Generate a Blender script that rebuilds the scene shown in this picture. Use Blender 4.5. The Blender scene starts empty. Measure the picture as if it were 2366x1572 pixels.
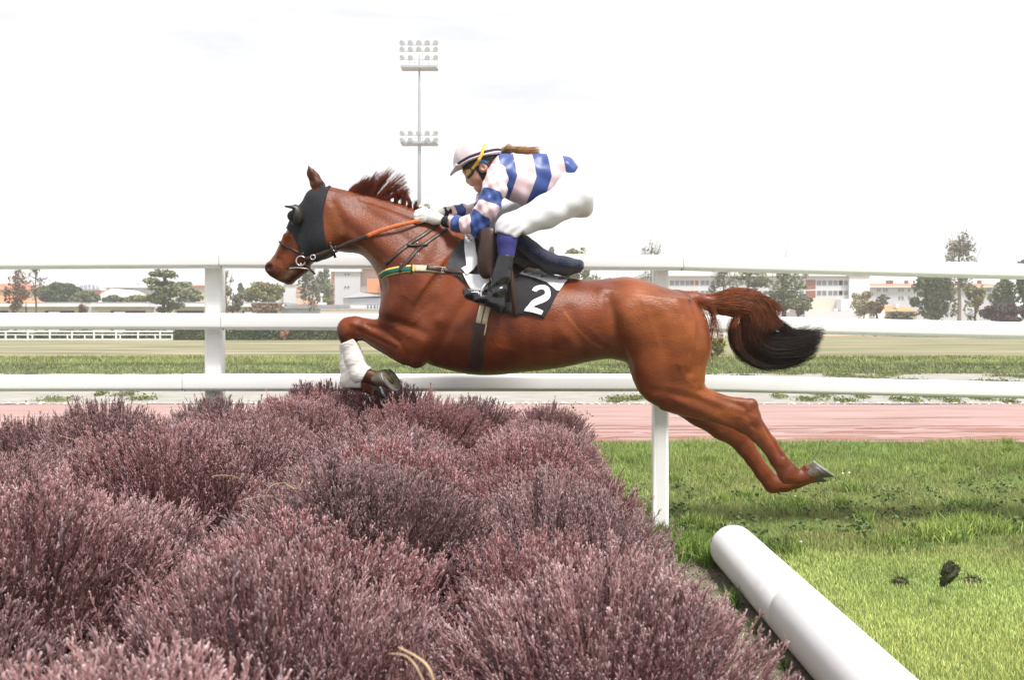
import bpy, bmesh, math, random
import numpy as np
from mathutils import Vector, Matrix
from mathutils.bvhtree import BVHTree
from mathutils.geometry import delaunay_2d_cdt
random.seed(7)
RNG = np.random.default_rng(7)
R = math.radians
scene = bpy.context.scene
COL = scene.collection

# ------------------------------------------------------------------ camera, world, sun, exposure
F = 2400.0            # focal length in photo pixels (photo 2366 x 1572)
CX, HY, CH = 1183.0, 745.0, 1.31   # principal column, horizon row, camera height (m)
cam = bpy.data.cameras.new('camera'); camo = bpy.data.objects.new('camera', cam); COL.objects.link(camo)
cam.sensor_width = 36.0; cam.lens = 36.0*F/2366.0; cam.shift_y = -(786.0-HY)/2366.0
cam.clip_start = 0.05; cam.clip_end = 3000
camo.location = (0, 0, CH); camo.rotation_euler = (R(90), 0, 0)
cam.dof.use_dof = True; cam.dof.focus_distance = 5.6; cam.dof.aperture_fstop = 9.0
scene.camera = camo
SUN_ELEV, SUN_AZ = 63.0, 142.0      # azimuth measured from +Y (view direction) towards +X: behind the camera, to the right
w = bpy.data.worlds.new('World'); scene.world = w; w.use_nodes = True
nt = w.node_tree; nt.nodes.clear()
def wn(t, **k):
    n = nt.nodes.new(t)
    for a, b in k.items(): setattr(n, a, b)
    return n
sky = wn('ShaderNodeTexSky', sky_type='NISHITA', sun_disc=False, sun_elevation=R(SUN_ELEV), sun_rotation=R(SUN_AZ))
bg1 = wn('ShaderNodeBackground'); bg1.inputs['Strength'].default_value = 0.10
nt.links.new(sky.outputs[0], bg1.inputs['Color'])
tc = wn('ShaderNodeTexCoord'); mp = wn('ShaderNodeMapping'); mp.inputs['Scale'].default_value = (1.0, 1.0, 5.0)
nz = wn('ShaderNodeTexNoise'); nz.inputs['Scale'].default_value = 2.6; nz.inputs['Detail'].default_value = 7; nz.inputs['Roughness'].default_value = 0.6
nt.links.new(tc.outputs['Generated'], mp.inputs['Vector']); nt.links.new(mp.outputs[0], nz.inputs['Vector'])
rp = wn('ShaderNodeValToRGB'); rp.color_ramp.elements[0].position = 0.30; rp.color_ramp.elements[0].color = (0.79, 0.80, 0.87, 1)
rp.color_ramp.elements[1].position = 0.46; rp.color_ramp.elements[1].color = (1.0, 1.0, 1.01, 1)
nt.links.new(nz.outputs['Fac'], rp.inputs['Fac'])
bg2 = wn('ShaderNodeBackground'); bg2.inputs['Strength'].default_value = 0.86
nt.links.new(rp.outputs[0], bg2.inputs['Color'])
mx = wn('ShaderNodeMixShader'); mx.inputs[0].default_value = 0.95
nt.links.new(bg1.outputs[0], mx.inputs[1]); nt.links.new(bg2.outputs[0], mx.inputs[2])
wo = wn('ShaderNodeOutputWorld'); nt.links.new(mx.outputs[0], wo.inputs[0])
sl = bpy.data.lights.new('sun', 'SUN'); sl.energy = 4.8; sl.angle = R(13.0); sl.color = (1.0, 0.95, 0.88)
so = bpy.data.objects.new('sun', sl); COL.objects.link(so)
sdir = Vector((math.sin(R(SUN_AZ))*math.cos(R(SUN_ELEV)), math.cos(R(SUN_AZ))*math.cos(R(SUN_ELEV)), math.sin(R(SUN_ELEV))))
so.rotation_euler = sdir.to_track_quat('Z', 'Y').to_euler(); so.location = (3, -4, 8)
vs = scene.view_settings
vs.view_transform = 'Standard'; vs.look = 'None'; vs.exposure = 0.40; vs.gamma = 1.0; vs.use_curve_mapping = False
scene.cycles.volume_bounces = 2; scene.cycles.volume_step_rate = 4.0

# ------------------------------------------------------------------ helpers
def P(px, py, Y): return np.array([(px-CX)*Y/F, Y, CH-(py-HY)*Y/F])
def PG(px, py):                      # photo point on the ground
    Y = CH*F/(py-HY); return (px-CX)*Y/F, Y
def tag(o, label=None, cat=None, group=None, kind=None):
    if label: o['label'] = label
    if cat: o['category'] = cat
    if group: o['group'] = group
    if kind: o['kind'] = kind
    return o
def thing(name, label, cat, loc=(0, 0, 0), group=None):
    o = bpy.data.objects.new(name, None); COL.objects.link(o); o.location = [float(c) for c in loc]
    o.empty_display_size = 0.2
    return tag(o, label, cat, group)
def wloc(o):
    v = Vector((0, 0, 0))
    while o is not None: v = v + o.location; o = o.parent
    return v
def mesh(name, v, f, m, parent=None, origin=None, smooth=False, attrs=None):
    """v world coords; f list of tuples, or an int array (n,3|4)"""
    v = np.asarray(v, dtype=np.float64).reshape(-1, 3)
    base = np.array(wloc(parent)) if parent is not None else np.zeros(3)
    org = np.zeros(3)
    if origin is not None: org = np.asarray(origin, float) - base
    me = bpy.data.meshes.new(name)
    vl = v - base - org
    if isinstance(f, np.ndarray):
        n, k = f.shape
        me.vertices.add(len(vl)); me.vertices.foreach_set('co', vl.astype(np.float32).ravel())
        me.loops.add(n*k); me.loops.foreach_set('vertex_index', f.astype(np.int32).ravel())
        me.polygons.add(n); me.polygons.foreach_set('loop_start', np.arange(0, n*k, k, dtype=np.int32))
        me.polygons.foreach_set('loop_total', np.full(n, k, dtype=np.int32))
        me.update(calc_edges=True)
    else:
        me.from_pydata(vl.tolist(), [], [tuple(int(i) for i in q) for q in f]); me.update()
    if smooth: me.polygons.foreach_set('use_smooth', np.ones(len(me.polygons), dtype=bool))
    for an, av in (attrs or {}).items():
        av = np.asarray(av, dtype=np.float32)
        if av.ndim == 1:
            a = me.attributes.new(an, 'FLOAT', 'POINT'); a.data.foreach_set('value', av)
        else:
            a = me.attributes.new(an, 'FLOAT_COLOR', 'POINT')
            a.data.foreach_set('color', np.concatenate([av[:, :3], np.ones((len(av), 1), np.float32)], 1).ravel())
    if m is not None: me.materials.append(m)
    me.validate()
    o = bpy.data.objects.new(name, me); COL.objects.link(o)
    o.location = org.tolist(); o.parent = parent
    return o
class MB:
    def __init__(s): s.v = []; s.f = []; s.n = 0
    def add(s, v, f):
        v = np.asarray(v, float).reshape(-1, 3)
        s.f += [tuple(int(i)+s.n for i in q) for q in f]; s.v.append(v); s.n += len(v); return s
    def box(s, x0, x1, y0, y1, z0, z1):
        v = [(x0,y0,z0),(x1,y0,z0),(x1,y1,z0),(x0,y1,z0),(x0,y0,z1),(x1,y0,z1),(x1,y1,z1),(x0,y1,z1)]
        return s.add(v, [(0,3,2,1),(4,5,6,7),(0,1,5,4),(1,2,6,5),(2,3,7,6),(3,0,4,7)])
    def tube(s, pts, rad, n=8, cap=True):
        pts = np.asarray(pts, float); m = len(pts)
        rad = np.broadcast_to(np.asarray(rad, float), (m,))
        T = np.gradient(pts, axis=0); T /= np.linalg.norm(T, axis=1)[:, None]+1e-9
        up = np.array([0.13, 0.21, 0.97]);
        if abs(T[0] @ up) > 0.9: up = np.array([0.98, 0.13, 0.11])
        a = np.cross(T, up); a /= np.linalg.norm(a, axis=1)[:, None]+1e-9
        b = np.cross(T, a)
        th = np.arange(n)*2*math.pi/n
        ring = pts[:, None, :] + rad[:, None, None]*(np.cos(th)[None, :, None]*a[:, None, :] + np.sin(th)[None, :, None]*b[:, None, :])
        f = []
        for i in range(m-1):
            for j in range(n):
                k = (j+1) % n; f.append((i*n+j, i*n+k, (i+1)*n+k, (i+1)*n+j))
        if cap: f.append(tuple(range(n))[::-1]); f.append(tuple((m-1)*n+j for j in range(n)))
        return s.add(ring.reshape(-1, 3), f)
    def ball(s, c, r, nu=10, nv=7):
        r = np.broadcast_to(np.asarray(r, float), (3,)); v = [(0, 0, 1)]
        for i in range(1, nv):
            t = math.pi*i/nv
            for j in range(nu): v.append((math.sin(t)*math.cos(2*math.pi*j/nu), math.sin(t)*math.sin(2*math.pi*j/nu), math.cos(t)))
        v.append((0, 0, -1)); f = []
        for j in range(nu): f.append((0, 1+j, 1+(j+1) % nu))
        for i in range(nv-2):
            for j in range(nu):
                a = 1+i*nu; f.append((a+j, a+nu+j, a+nu+(j+1) % nu, a+(j+1) % nu))
        a = 1+(nv-2)*nu; l = len(v)-1
        for j in range(nu): f.append((a+j, l, a+(j+1) % nu))
        return s.add(np.asarray(v)*r+np.asarray(c, float), f)
    def build(s, name, m, parent=None, origin=None, smooth=False, bevel=0, attrs=None):
        o = mesh(name, np.concatenate(s.v), s.f, m, parent, origin, smooth, attrs)
        if bevel:
            b = o.modifiers.new('bevel', 'BEVEL'); b.width = bevel; b.segments = 3; b.limit_method = 'ANGLE'; b.angle_limit = R(40)
        return o

# ------------------------------------------------------------------ materials
def mat(name, col, rough=0.6, spec=0.3, var=0.12, scale=6.0, bump=0.0, bscale=40.0, attr=None, col2=None, metal=0.0, sheen=0.0, coat=0.0, stretch=None, transl=0.0, detail=5.0, ramp=(0.3, 0.7), objvar=0.0):
    """one Principled material: colour varied by noise between col*(1-var) / col*(1+var) (or col..col2); attr = colour attribute that multiplies"""
    m = bpy.data.materials.new(name); m.use_nodes = True; t = m.node_tree; N = t.nodes; L = t.links
    bs = N['Principled BSDF']; bs.inputs['Roughness'].default_value = rough; bs.inputs['Specular IOR Level'].default_value = spec
    bs.inputs['Metallic'].default_value = metal; bs.inputs['Sheen Weight'].default_value = sheen; bs.inputs['Coat Weight'].default_value = coat
    if transl: bs.inputs['Subsurface Weight'].default_value = 0.0
    tc = N.new('ShaderNodeTexCoord'); mp = N.new('ShaderNodeMapping'); L.new(tc.outputs['Object'], mp.inputs[0])
    if stretch: mp.inputs['Scale'].default_value = stretch
    nz = N.new('ShaderNodeTexNoise'); nz.inputs['Scale'].default_value = scale; nz.inputs['Detail'].default_value = detail; nz.inputs['Roughness'].default_value = 0.6
    L.new(mp.outputs[0], nz.inputs['Vector'])
    rp = N.new('ShaderNodeValToRGB'); e = rp.color_ramp.elements
    e[0].position, e[1].position = ramp
    if col2 is None:
        e[0].color = (*[c*(1-var) for c in col], 1); e[1].color = (*[min(1, c*(1+var)) for c in col], 1)
    else: e[0].color = (*col, 1); e[1].color = (*col2, 1)
    L.new(nz.outputs['Fac'], rp.inputs['Fac'])
    out = rp.outputs[0]
    if objvar:                     # each copy a little lighter, darker, redder or greyer
        oi = N.new('ShaderNodeObjectInfo'); hs = N.new('ShaderNodeHueSaturation'); m1 = N.new('ShaderNodeMapRange'); m1.inputs['To Min'].default_value = 1-objvar; m1.inputs['To Max'].default_value = 1+objvar
        m2 = N.new('ShaderNodeMath'); m2.operation = 'PINGPONG'; m2.inputs[1].default_value = 0.23; m3 = N.new('ShaderNodeMapRange'); m3.inputs['From Max'].default_value = 0.23; m3.inputs['To Min'].default_value = 0.82; m3.inputs['To Max'].default_value = 1.15
        L.new(oi.outputs['Random'], m1.inputs[0]); L.new(oi.outputs['Random'], m2.inputs[0]); L.new(m2.outputs[0], m3.inputs[0]); HS = (hs, m1, m3)
    if attr:
        at = N.new('ShaderNodeAttribute'); at.attribute_name = attr
        mu = N.new('ShaderNodeMix'); mu.data_type = 'RGBA'; mu.blend_type = 'MULTIPLY'; mu.inputs[0].default_value = 1.0
        L.new(out, mu.inputs[6]); L.new(at.outputs['Color'], mu.inputs[7]); out = mu.outputs[2]
    if objvar:
        L.new(out, hs.inputs['Color']); L.new(m1.outputs[0], hs.inputs['Value']); L.new(m3.outputs[0], hs.inputs['Saturation']); out = hs.outputs[0]
    L.new(out, bs.inputs['Base Color'])
    if bump:
        n2 = N.new('ShaderNodeTexNoise'); n2.inputs['Scale'].default_value = bscale; n2.inputs['Detail'].default_value = 4
        L.new(mp.outputs[0], n2.inputs['Vector'])
        bp = N.new('ShaderNodeBump'); bp.inputs['Strength'].default_value = bump; bp.inputs['Distance'].default_value = 0.01
        L.new(n2.outputs['Fac'], bp.inputs['Height']); L.new(bp.outputs[0], bs.inputs['Normal'])
    return m

# ------------------------------------------------------------------ implicit surfaces (photo-pixel space u, v, w; w towards the camera)
S0 = 5.75; SPX = S0/F                # the horse's own plane: metres per photo pixel
def uvw2xyz(p):
    p = np.asarray(p, float).reshape(-1, 3)
    return np.stack([(p[:, 0]-CX)*SPX, S0-p[:, 2]*SPX, CH-(p[:, 1]-HY)*SPX], 1)
def q(u, v, w):                      # where a point seen at photo pixel (u,v) sits when it is w in front of the plane
    k = 1-w/F; return np.array([CX+(u-CX)*k, HY+(v-HY)*k, w], float)
def smin(a, b, k):
    h = np.clip(0.5+0.5*(b-a)/k, 0, 1); return b+(a-b)*h-k*h*(1-h)
def smax(a, b, k): return -smin(-a, -b, k)
class SDF:
    def __init__(s, lo, hi, h):
        s.lo = np.array(lo, float); s.h = float(h)
        s.n = np.ceil((np.array(hi, float)-s.lo)/h).astype(int)+1
        s.d = np.full(s.n, 60.0, np.float32)
        s.ax = [(s.lo[i]+np.arange(s.n[i])*h).astype(np.float32) for i in range(3)]
    def blk(s, lo, hi):
        a = np.clip(np.floor((np.array(lo)-s.lo)/s.h).astype(int), 0, s.n); b = np.clip(np.ceil((np.array(hi)-s.lo)/s.h).astype(int)+1, 0, s.n)
        sl = tuple(slice(a[i], b[i]) for i in range(3))
        return sl, s.ax[0][sl[0]][:, None, None], s.ax[1][sl[1]][None, :, None], s.ax[2][sl[2]][None, None, :]
    def put(s, fn, lo, hi, k=8, mode='u'):
        pad = k+4*s.h+6
        sl, U, V, W = s.blk(np.array(lo)-pad, np.array(hi)+pad)
        dd = fn(U, V, W).astype(np.float32); B = s.d[sl]
        if mode == 'u': s.d[sl] = smin(B, dd, k)
        elif mode == 's': s.d[sl] = smax(B, -dd, k)
        return s
    def rc(s, A, B, ra, rb, k=8, sw=1.0, mode='u'):
        A = np.asarray(A, float); B = np.asarray(B, float); D = B-A; D2 = D.copy(); D2[2] /= sw; L = max((D2**2).sum(), 1e-6)
        def fn(U, V, W):
            du, dv, dw = U-A[0], V-A[1], (W-A[2])/sw
            t = np.clip((du*D2[0]+dv*D2[1]+dw*D2[2])/L, 0, 1)
            return np.sqrt((du-t*D2[0])**2+(dv-t*D2[1])**2+(dw-t*D2[2])**2)-(ra+(rb-ra)*t)
        r = max(ra, rb)
        rr = np.array([r, r, r*max(sw, 1)])
        return s.put(fn, np.minimum(A, B)-rr, np.maximum(A, B)+rr, k, mode)
    def chain(s, pts, rs, k=6, sw=1.0, mode='u'):
        for i in range(len(pts)-1): s.rc(pts[i], pts[i+1], rs[i], rs[i+1], k, sw, mode)
        return s
    def ell(s, C, r, rot=0.0, k=8, mode='u'):
        C = np.asarray(C, float); r = np.asarray(r, float); c, sn = math.cos(R(rot)), math.sin(R(rot))
        def fn(U, V, W):
            a, b, e = U-C[0], V-C[1], W-C[2]
            x, y = a*c+b*sn, -a*sn+b*c
            g = np.sqrt((x/r[0])**2+(y/r[1])**2+(e/r[2])**2)
            return (g-1)*r.min()
        m = max(r[0], r[1]); rr = np.array([m, m, r[2]])
        return s.put(fn, C-rr, C+rr, k, mode)
    def loft(s, secs, k=8, p=2.2, axis=None, mode='u'):
        """secs: (upper pt, lower pt, half width, w centre, egg); a body along a straight axis in the side plane"""
        up = np.array([a[0] for a in secs], float); lo = np.array([a[1] for a in secs], float)
        hw = np.array([a[2] for a in secs], float); wc = np.array([a[3] if len(a) > 3 else 0 for a in secs], float)
        eg = np.array([a[4] if len(a) > 4 else 0 for a in secs], float)
        ce = (up+lo)/2
        ax = np.asarray(axis if axis is not None else ce[-1]-ce[0], float); ax /= np.linalg.norm(ax)
        nn = np.array([-ax[1], ax[0]]);
        if ((up-lo) @ nn).mean() < 0: nn = -nn
        t = ce @ ax; sc = ce @ nn; hh = np.abs((up-lo) @ nn)/2
        o = np.argsort(t); t, sc, hh, hw, wc, eg = t[o], sc[o], hh[o], hw[o], wc[o], eg[o]
        T = np.linspace(t[0], t[-1], 240)
        def cub(y):
            m = np.gradient(y, t) if len(t) > 2 else np.full(2, (y[1]-y[0])/(t[1]-t[0]))
            i = np.clip(np.searchsorted(t, T)-1, 0, len(t)-2); dt = t[i+1]-t[i]; x = (T-t[i])/dt
            return (2*x**3-3*x**2+1)*y[i]+(x**3-2*x**2+x)*dt*m[i]+(-2*x**3+3*x**2)*y[i+1]+(x**3-x**2)*dt*m[i+1]
        SC, HH, HW, WC, EG = cub(sc), np.maximum(cub(hh), 1.5), np.maximum(cub(hw), 1.5), cub(wc), cub(eg)
        def fn(U, V, W):
            tt = U*ax[0]+V*ax[1]; ss = U*nn[0]+V*nn[1]
            h = np.interp(tt, T, HH); c = np.interp(tt, T, SC); ww = np.interp(tt, T, HW); wo = np.interp(tt, T, WC); e = np.interp(tt, T, EG)
            x = (ss-c)/h; w2 = ww*(1-e*np.clip(x, -1, 1))
            g = (np.abs(x)**p+np.abs((W-wo)/w2)**p)**(1/p)
            return np.maximum((g-1)*np.minimum(h, ww), np.maximum(t[0]-tt, tt-t[-1]))
        al = np.concatenate([up, lo]); m = (np.abs(wc)+hw*1.5).max()
        return s.put(fn, np.array([*al.min(0), -m]), np.array([*al.max(0), m]), k, mode)
    def polyclip(s, poly, k=1.5):        # field cut to the column of a side-view polygon
        s.d = smax(s.d, poly_d(poly, s.ax[0][:, None], s.ax[1][None, :])[:, :, None].astype(np.float32), k); return s
    def copy(s):
        c = object.__new__(SDF); c.lo, c.h, c.n, c.ax, c.d = s.lo, s.h, s.n, s.ax, s.d.copy(); return c
    def sample(s, p):
        g = (np.asarray(p)-s.lo)/s.h; i = np.clip(np.floor(g).astype(int), 0, s.n-2); f = g-i; r = 0
        for dx in (0, 1):
            for dy in (0, 1):
                for dz in (0, 1):
                    wt = (f[:, 0] if dx else 1-f[:, 0])*(f[:, 1] if dy else 1-f[:, 1])*(f[:, 2] if dz else 1-f[:, 2])
                    r = r+wt*s.d[i[:, 0]+dx, i[:, 1]+dy, i[:, 2]+dz]
        return r
    def nets(s, it=1):
        d = s.d; inside = d < 0
        c = np.zeros(tuple(np.array(d.shape)-1), np.int8)
        for dx in (0, 1):
            for dy in (0, 1):
                for dz in (0, 1): c += inside[dx:d.shape[0]-1+dx, dy:d.shape[1]-1+dy, dz:d.shape[2]-1+dz]
        I = np.argwhere((c > 0) & (c < 8)); idx = np.full(c.shape, -1, np.int64); idx[tuple(I.T)] = np.arange(len(I))
        acc = np.zeros((len(I), 3)); cnt = np.zeros(len(I))
        cor = [(a, b, e) for a in (0, 1) for b in (0, 1) for e in (0, 1)]
        val = {cc: d[I[:, 0]+cc[0], I[:, 1]+cc[1], I[:, 2]+cc[2]].astype(float) for cc in cor}
        for a in cor:
            for ax in range(3):
                if a[ax] == 0:
                    b = list(a); b[ax] = 1; b = tuple(b); va, vb = val[a], val[b]
                    m = (va < 0) != (vb < 0); t = np.where(m, va/np.where(m, va-vb, 1), 0)
                    pt = np.tile(np.array(a, float), (len(I), 1)); pt[:, ax] = t
                    acc[m] += pt[m]; cnt[m] += 1
        vv = s.lo+(I+acc/cnt[:, None])*s.h
        F_ = []
        for ax in range(3):
            o1, o2 = [(1, 2), (2, 0), (0, 1)][ax]
            A = inside; sl0 = [slice(None)]*3; sl1 = [slice(None)]*3; sl0[ax] = slice(0, -1); sl1[ax] = slice(1, None)
            for o in (o1, o2): sl0[o] = slice(1, -1); sl1[o] = slice(1, -1)
            a_, b_ = A[tuple(sl0)], A[tuple(sl1)]
            for flip, mm in ((0, a_ & ~b_), (1, ~a_ & b_)):
                J = np.argwhere(mm)
                if not len(J): continue
                base = J.copy()
                e1 = np.zeros(3, int); e1[o1] = 1; e2 = np.zeros(3, int); e2[o2] = 1
                k0 = idx[tuple(base.T)]; k1 = idx[tuple((base+e1).T)]; k2 = idx[tuple((base+e1+e2).T)]; k3 = idx[tuple((base+e2).T)]
                qd = np.stack([k0, k1, k2, k3], 1)
                F_.append(qd[:, ::-1] if flip else qd)
        f = np.concatenate(F_)
        for _ in range(it): vv = vv*0.5+0.5*neigh(vv, f)
        return vv, f
def neigh(v, f):
    a = np.zeros_like(v); c = np.zeros(len(v)); k = f.shape[1]
    for i in range(k):
        j = f[:, (i+1) % k]
        np.add.at(a, f[:, i], v[j]); np.add.at(c, f[:, i], 1); np.add.at(a, j, v[f[:, i]]); np.add.at(c, j, 1)
    return a/np.maximum(c, 1)[:, None]
def vnorm(v, f):
    n = np.cross(v[f[:, 2]]-v[f[:, 0]], v[f[:, 3 % f.shape[1]]]-v[f[:, 1]]) if f.shape[1] == 4 else np.cross(v[f[:, 1]]-v[f[:, 0]], v[f[:, 2]]-v[f[:, 0]])
    a = np.zeros_like(v)
    for i in range(f.shape[1]): np.add.at(a, f[:, i], n)
    return a/(np.linalg.norm(a, axis=1)[:, None]+1e-9)
def segd(pts, u, v):
    d = np.full(np.broadcast(u, v).shape, 1e9)
    for (a, b), (c, e) in zip(pts[:-1], pts[1:]):
        dx, dy = c-a, e-b; t = np.clip(((u-a)*dx+(v-b)*dy)/(dx*dx+dy*dy+1e-9), 0, 1)
        d = np.minimum(d, np.hypot(u-a-t*dx, v-b-t*dy))
    return d
def poly_d(poly, u, v):
    pts = list(poly)+[poly[0]]; d = segd(pts, u, v); ins = np.zeros(d.shape, bool)
    for (a, b), (c, e) in zip(pts[:-1], pts[1:]):
        cr = ((b > v) != (e > v)) & (u < (c-a)*(v-b)/((e-b) if e != b else 1e-9)+a)
        ins ^= cr
    return np.where(ins, -d, d)
def spline(pts, n):
    pts = np.asarray(pts, float); t = np.concatenate([[0], np.cumsum(np.linalg.norm(np.diff(pts, axis=0), axis=1))])
    T = np.linspace(0, t[-1], n); m = np.gradient(pts, t, axis=0)
    i = np.clip(np.searchsorted(t, T)-1, 0, len(t)-2); dt = (t[i+1]-t[i])[:, None]; x = ((T-t[i])[:, None])/dt
    return (2*x**3-3*x**2+1)*pts[i]+(x**3-2*x**2+x)*dt*m[i]+(-2*x**3+3*x**2)*pts[i+1]+(x**3-x**2)*dt*m[i+1]
def strands(paths, r0, r1):
    """paths (n, m, 3) world -> three-sided tapering hairs; returns verts, quads, position along the hair"""
    paths = np.asarray(paths, float); n, m, _ = paths.shape
    T = np.gradient(paths, axis=1); T /= np.linalg.norm(T, axis=2, keepdims=True)+1e-9
    up = np.array([0.31, 0.83, 0.46]); a = np.cross(T, up); a /= np.linalg.norm(a, axis=2, keepdims=True)+1e-9; b = np.cross(T, a)
    rad = np.linspace(r0, r1, m)[None, :, None]
    rings = np.stack([paths+rad*(math.cos(t)*a+math.sin(t)*b) for t in (0, 2.094, 4.189)], 2)
    v = rings.reshape(-1, 3); i = np.arange(n)[:, None, None]*m*3+np.arange(m-1)[None, :, None]*3
    f = []
    for j in range(3):
        k = (j+1) % 3; f.append(np.concatenate([i+j, i+k, i+3+k, i+3+j], 2).reshape(-1, 4))
    tt = np.broadcast_to(np.linspace(0, 1, m)[None, :, None], (n, m, 3)).ravel()
    return v, np.concatenate(f), tt

# ================================================================== THE SETTING
def sheet(name, xs, ys, zf, m, wob=0.0, nx=60):
    """a ground sheet over xs=(x0,x1), ys=list of depths; zf(y) height; wob = ragged near and far edges"""
    X = np.linspace(xs[0], xs[1], nx); ys = list(ys)
    v = []
    for j, y in enumerate(ys):
        jig = (np.sin(X*1.7+j)+np.sin(X*4.1+2*j)*0.6+RNG.normal(0, 0.5, nx))*wob if j in (0, len(ys)-1) else 0*X
        v += [(x, y+dj, zf(y)) for x, dj in zip(X, jig)]
    f = [(j*nx+i, j*nx+i+1, (j+1)*nx+i+1, (j+1)*nx+i) for j in range(len(ys)-1) for i in range(nx-1)]
    return tag(mesh(name, v, f, m, smooth=True), kind='structure')
M_ground = mat('ground_dry', (0.17, 0.155, 0.085), 0.95, 0.05, scale=0.5, col2=(0.24, 0.215, 0.13), stretch=(0.15, 1, 1))
M_lawn = mat('lawn_soil_green', (0.075, 0.12, 0.03), 0.95, 0.05, scale=2.2, col2=(0.15, 0.20, 0.055), bump=0.6, bscale=60)
M_soil = mat('soil', (0.10, 0.085, 0.065), 0.95, 0.05, scale=9, col2=(0.22, 0.195, 0.15), bump=1.0, bscale=45)
M_track = mat('pink_sand', (0.30, 0.195, 0.18), 0.95, 0.05, scale=3.0, ramp=(.38, .62), col2=(0.38, 0.265, 0.25), bump=0.5, bscale=30, stretch=(0.18, 1.6, 1))
M_gravel = mat('verge_gravel', (0.25, 0.235, 0.215), 0.95, 0.05, scale=3.0, col2=(0.37, 0.355, 0.33), bump=0.5, bscale=40, stretch=(0.5, 1, 1))
M_bank = mat('bank_grass', (0.11, 0.16, 0.045), 0.95, 0.05, scale=2.5, col2=(0.21, 0.255, 0.085), bump=0.8, bscale=14, stretch=(0.5, 1, 1))
M_field = mat('field_dry_grass', (0.135, 0.15, 0.075), 0.95, 0.05, scale=0.7, ramp=(.40, .62), col2=(0.31, 0.265, 0.185), bump=0.8, bscale=6, stretch=(0.14, 0.6, 1), detail=10)
M_ftrack = mat('far_sand', (0.50, 0.27, 0.20), 0.95, 0.05, scale=0.5, col2=(0.56, 0.36, 0.29), stretch=(0.1, 1, 1))
sheet('ground', (-450, 450), [-60, 0, 60, 130, 250, 460], lambda y: 0.0, M_ground, nx=3)
sheet('lawn', (-9, 9), np.linspace(-3, 11.03, 30), lambda y: 0.004, M_lawn, wob=0.05, nx=160)
sheet('bare_soil_path', (-3.1, 1.33), np.linspace(0.2, 5.75, 12), lambda y: 0.009, M_soil, wob=0.06, nx=60)
sheet('dirt_track', (-60, 60), np.linspace(10.95, 16.6, 6), lambda y: 0.0, M_track).location.z = 0.004
# wheel and harrow ruts along the track: redder, freshly turned sand
M_rut = mat('turned_sand', (0.25, 0.12, 0.095), 0.95, 0.05, scale=4.0, col2=(0.36, 0.21, 0.18), bump=0.9, bscale=25, stretch=(0.25, 2, 1))
def ruts():
    mb = MB()
    for y0, wd, n in ((11.25, 0.12, 80), (11.75, 0.16, 120), (12.25, 0.12, 90), (13.05, 0.10, 60), (11.5, 0.08, 70), (12.7, 0.2, 50), (14.2, 0.1, 20)):
        for i in range(n):
            x = random.uniform(-9, 11); L = random.uniform(0.3, 1.7); W = wd*random.uniform(0.2, 0.6); y = y0+random.gauss(0, wd*0.6); k = 8
            th = [2*math.pi*j/k for j in range(k)]
            v = [(x+L/2*math.cos(t)*random.uniform(0.8, 1), y+W/2*math.sin(t)*random.uniform(0.6, 1.2), 0.008) for t in th]+[(x, y, 0.008+W*0.12)]
            mb.add(v, [(j, (j+1) % k, k) for j in range(k)])
    return tag(mb.build('track_ruts', M_rut), kind='structure')
ruts()
sheet('gravel_verge', (-70, 70), [16.5, 19, 23, 27.2], lambda y: 0.004, M_gravel, wob=0.04, nx=200)
BK = [(26.4, 0.006), (26.75, 0.03), (27.1, 0.09), (27.5, 0.15), (27.9, 0.165), (28.4, 0.13), (28.7, 0.17), (29.0, 0.26), (29.35, 0.305), (30.2, 0.30), (31.5, 0.15), (33, 0.01)]
def bank():
    X = np.linspace(-60, 60, 900); v = []
    for j, (y, z) in enumerate(BK):
        jz = (RNG.normal(0, 0.010, 900)+0.012*np.sin(X*2.3+j*1.3))*(1 if 0 < j < len(BK)-1 else 0.1)
        v += list(zip(X, np.full(900, y)+RNG.normal(0, 0.03, 900), z+jz))
    n = 900; f = np.array([(j*n+i, j*n+i+1, (j+1)*n+i+1, (j+1)*n+i) for j in range(len(BK)-1) for i in range(n-1)])
    return tag(mesh('grass_bank', v, f, M_bank, smooth=True), kind='structure')
bank()
sheet('far_field', (-160, 160), [32.5, 45, 60, 75, 100, 112], lambda y: 0.004, M_field, nx=40)
sheet('far_track', (14, 220), [99, 111], lambda y: 0.012, M_ftrack, nx=20)

def bank_blades():
    n = 60000; x = RNG.uniform(-15, 16, n); y = RNG.uniform(26.3, 29.6, n); z = np.interp(y, [p[0] for p in BK], [p[1] for p in BK])
    h = RNG.uniform(.04, .11, n); a = RNG.uniform(0, 2*math.pi, n); b_ = np.stack([x, y, z-.01], 1); sd = np.stack([np.cos(a), np.sin(a), 0*a], 1)*.011; tp = b_+np.stack([RNG.normal(0, .03, n), RNG.normal(0, .03, n), h], 1)
    v = np.stack([b_-sd, b_+sd, tp+sd*.2, tp-sd*.2], 1).reshape(-1, 3); patch_ = 0.75+0.25*np.sin(x*1.9+3*np.sin(x*.37))*np.sin(y*3.1+x*.6)
    c = np.where((y < 27.95)[:, None], np.array((.25, .29, .14)), np.array((.34, .375, .14)))*(patch_*RNG.uniform(.65, 1.35, n))[:, None]; dry = RNG.uniform(0, 1, n) < .12; c[dry] = np.array((.34, .29, .18))
    o = mesh('bank_grass_blades', v, np.arange(4*n).reshape(-1, 4), mat('bank_blades', (0.9, 0.9, 0.9), 0.7, 0.15, var=.1, attr='tint'), None, None, False, {'tint': np.repeat(c, 4, 0)}); tag(o, 'longer green grass standing on the low bank across the course', 'grass', kind='stuff')
bank_blades()
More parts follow.
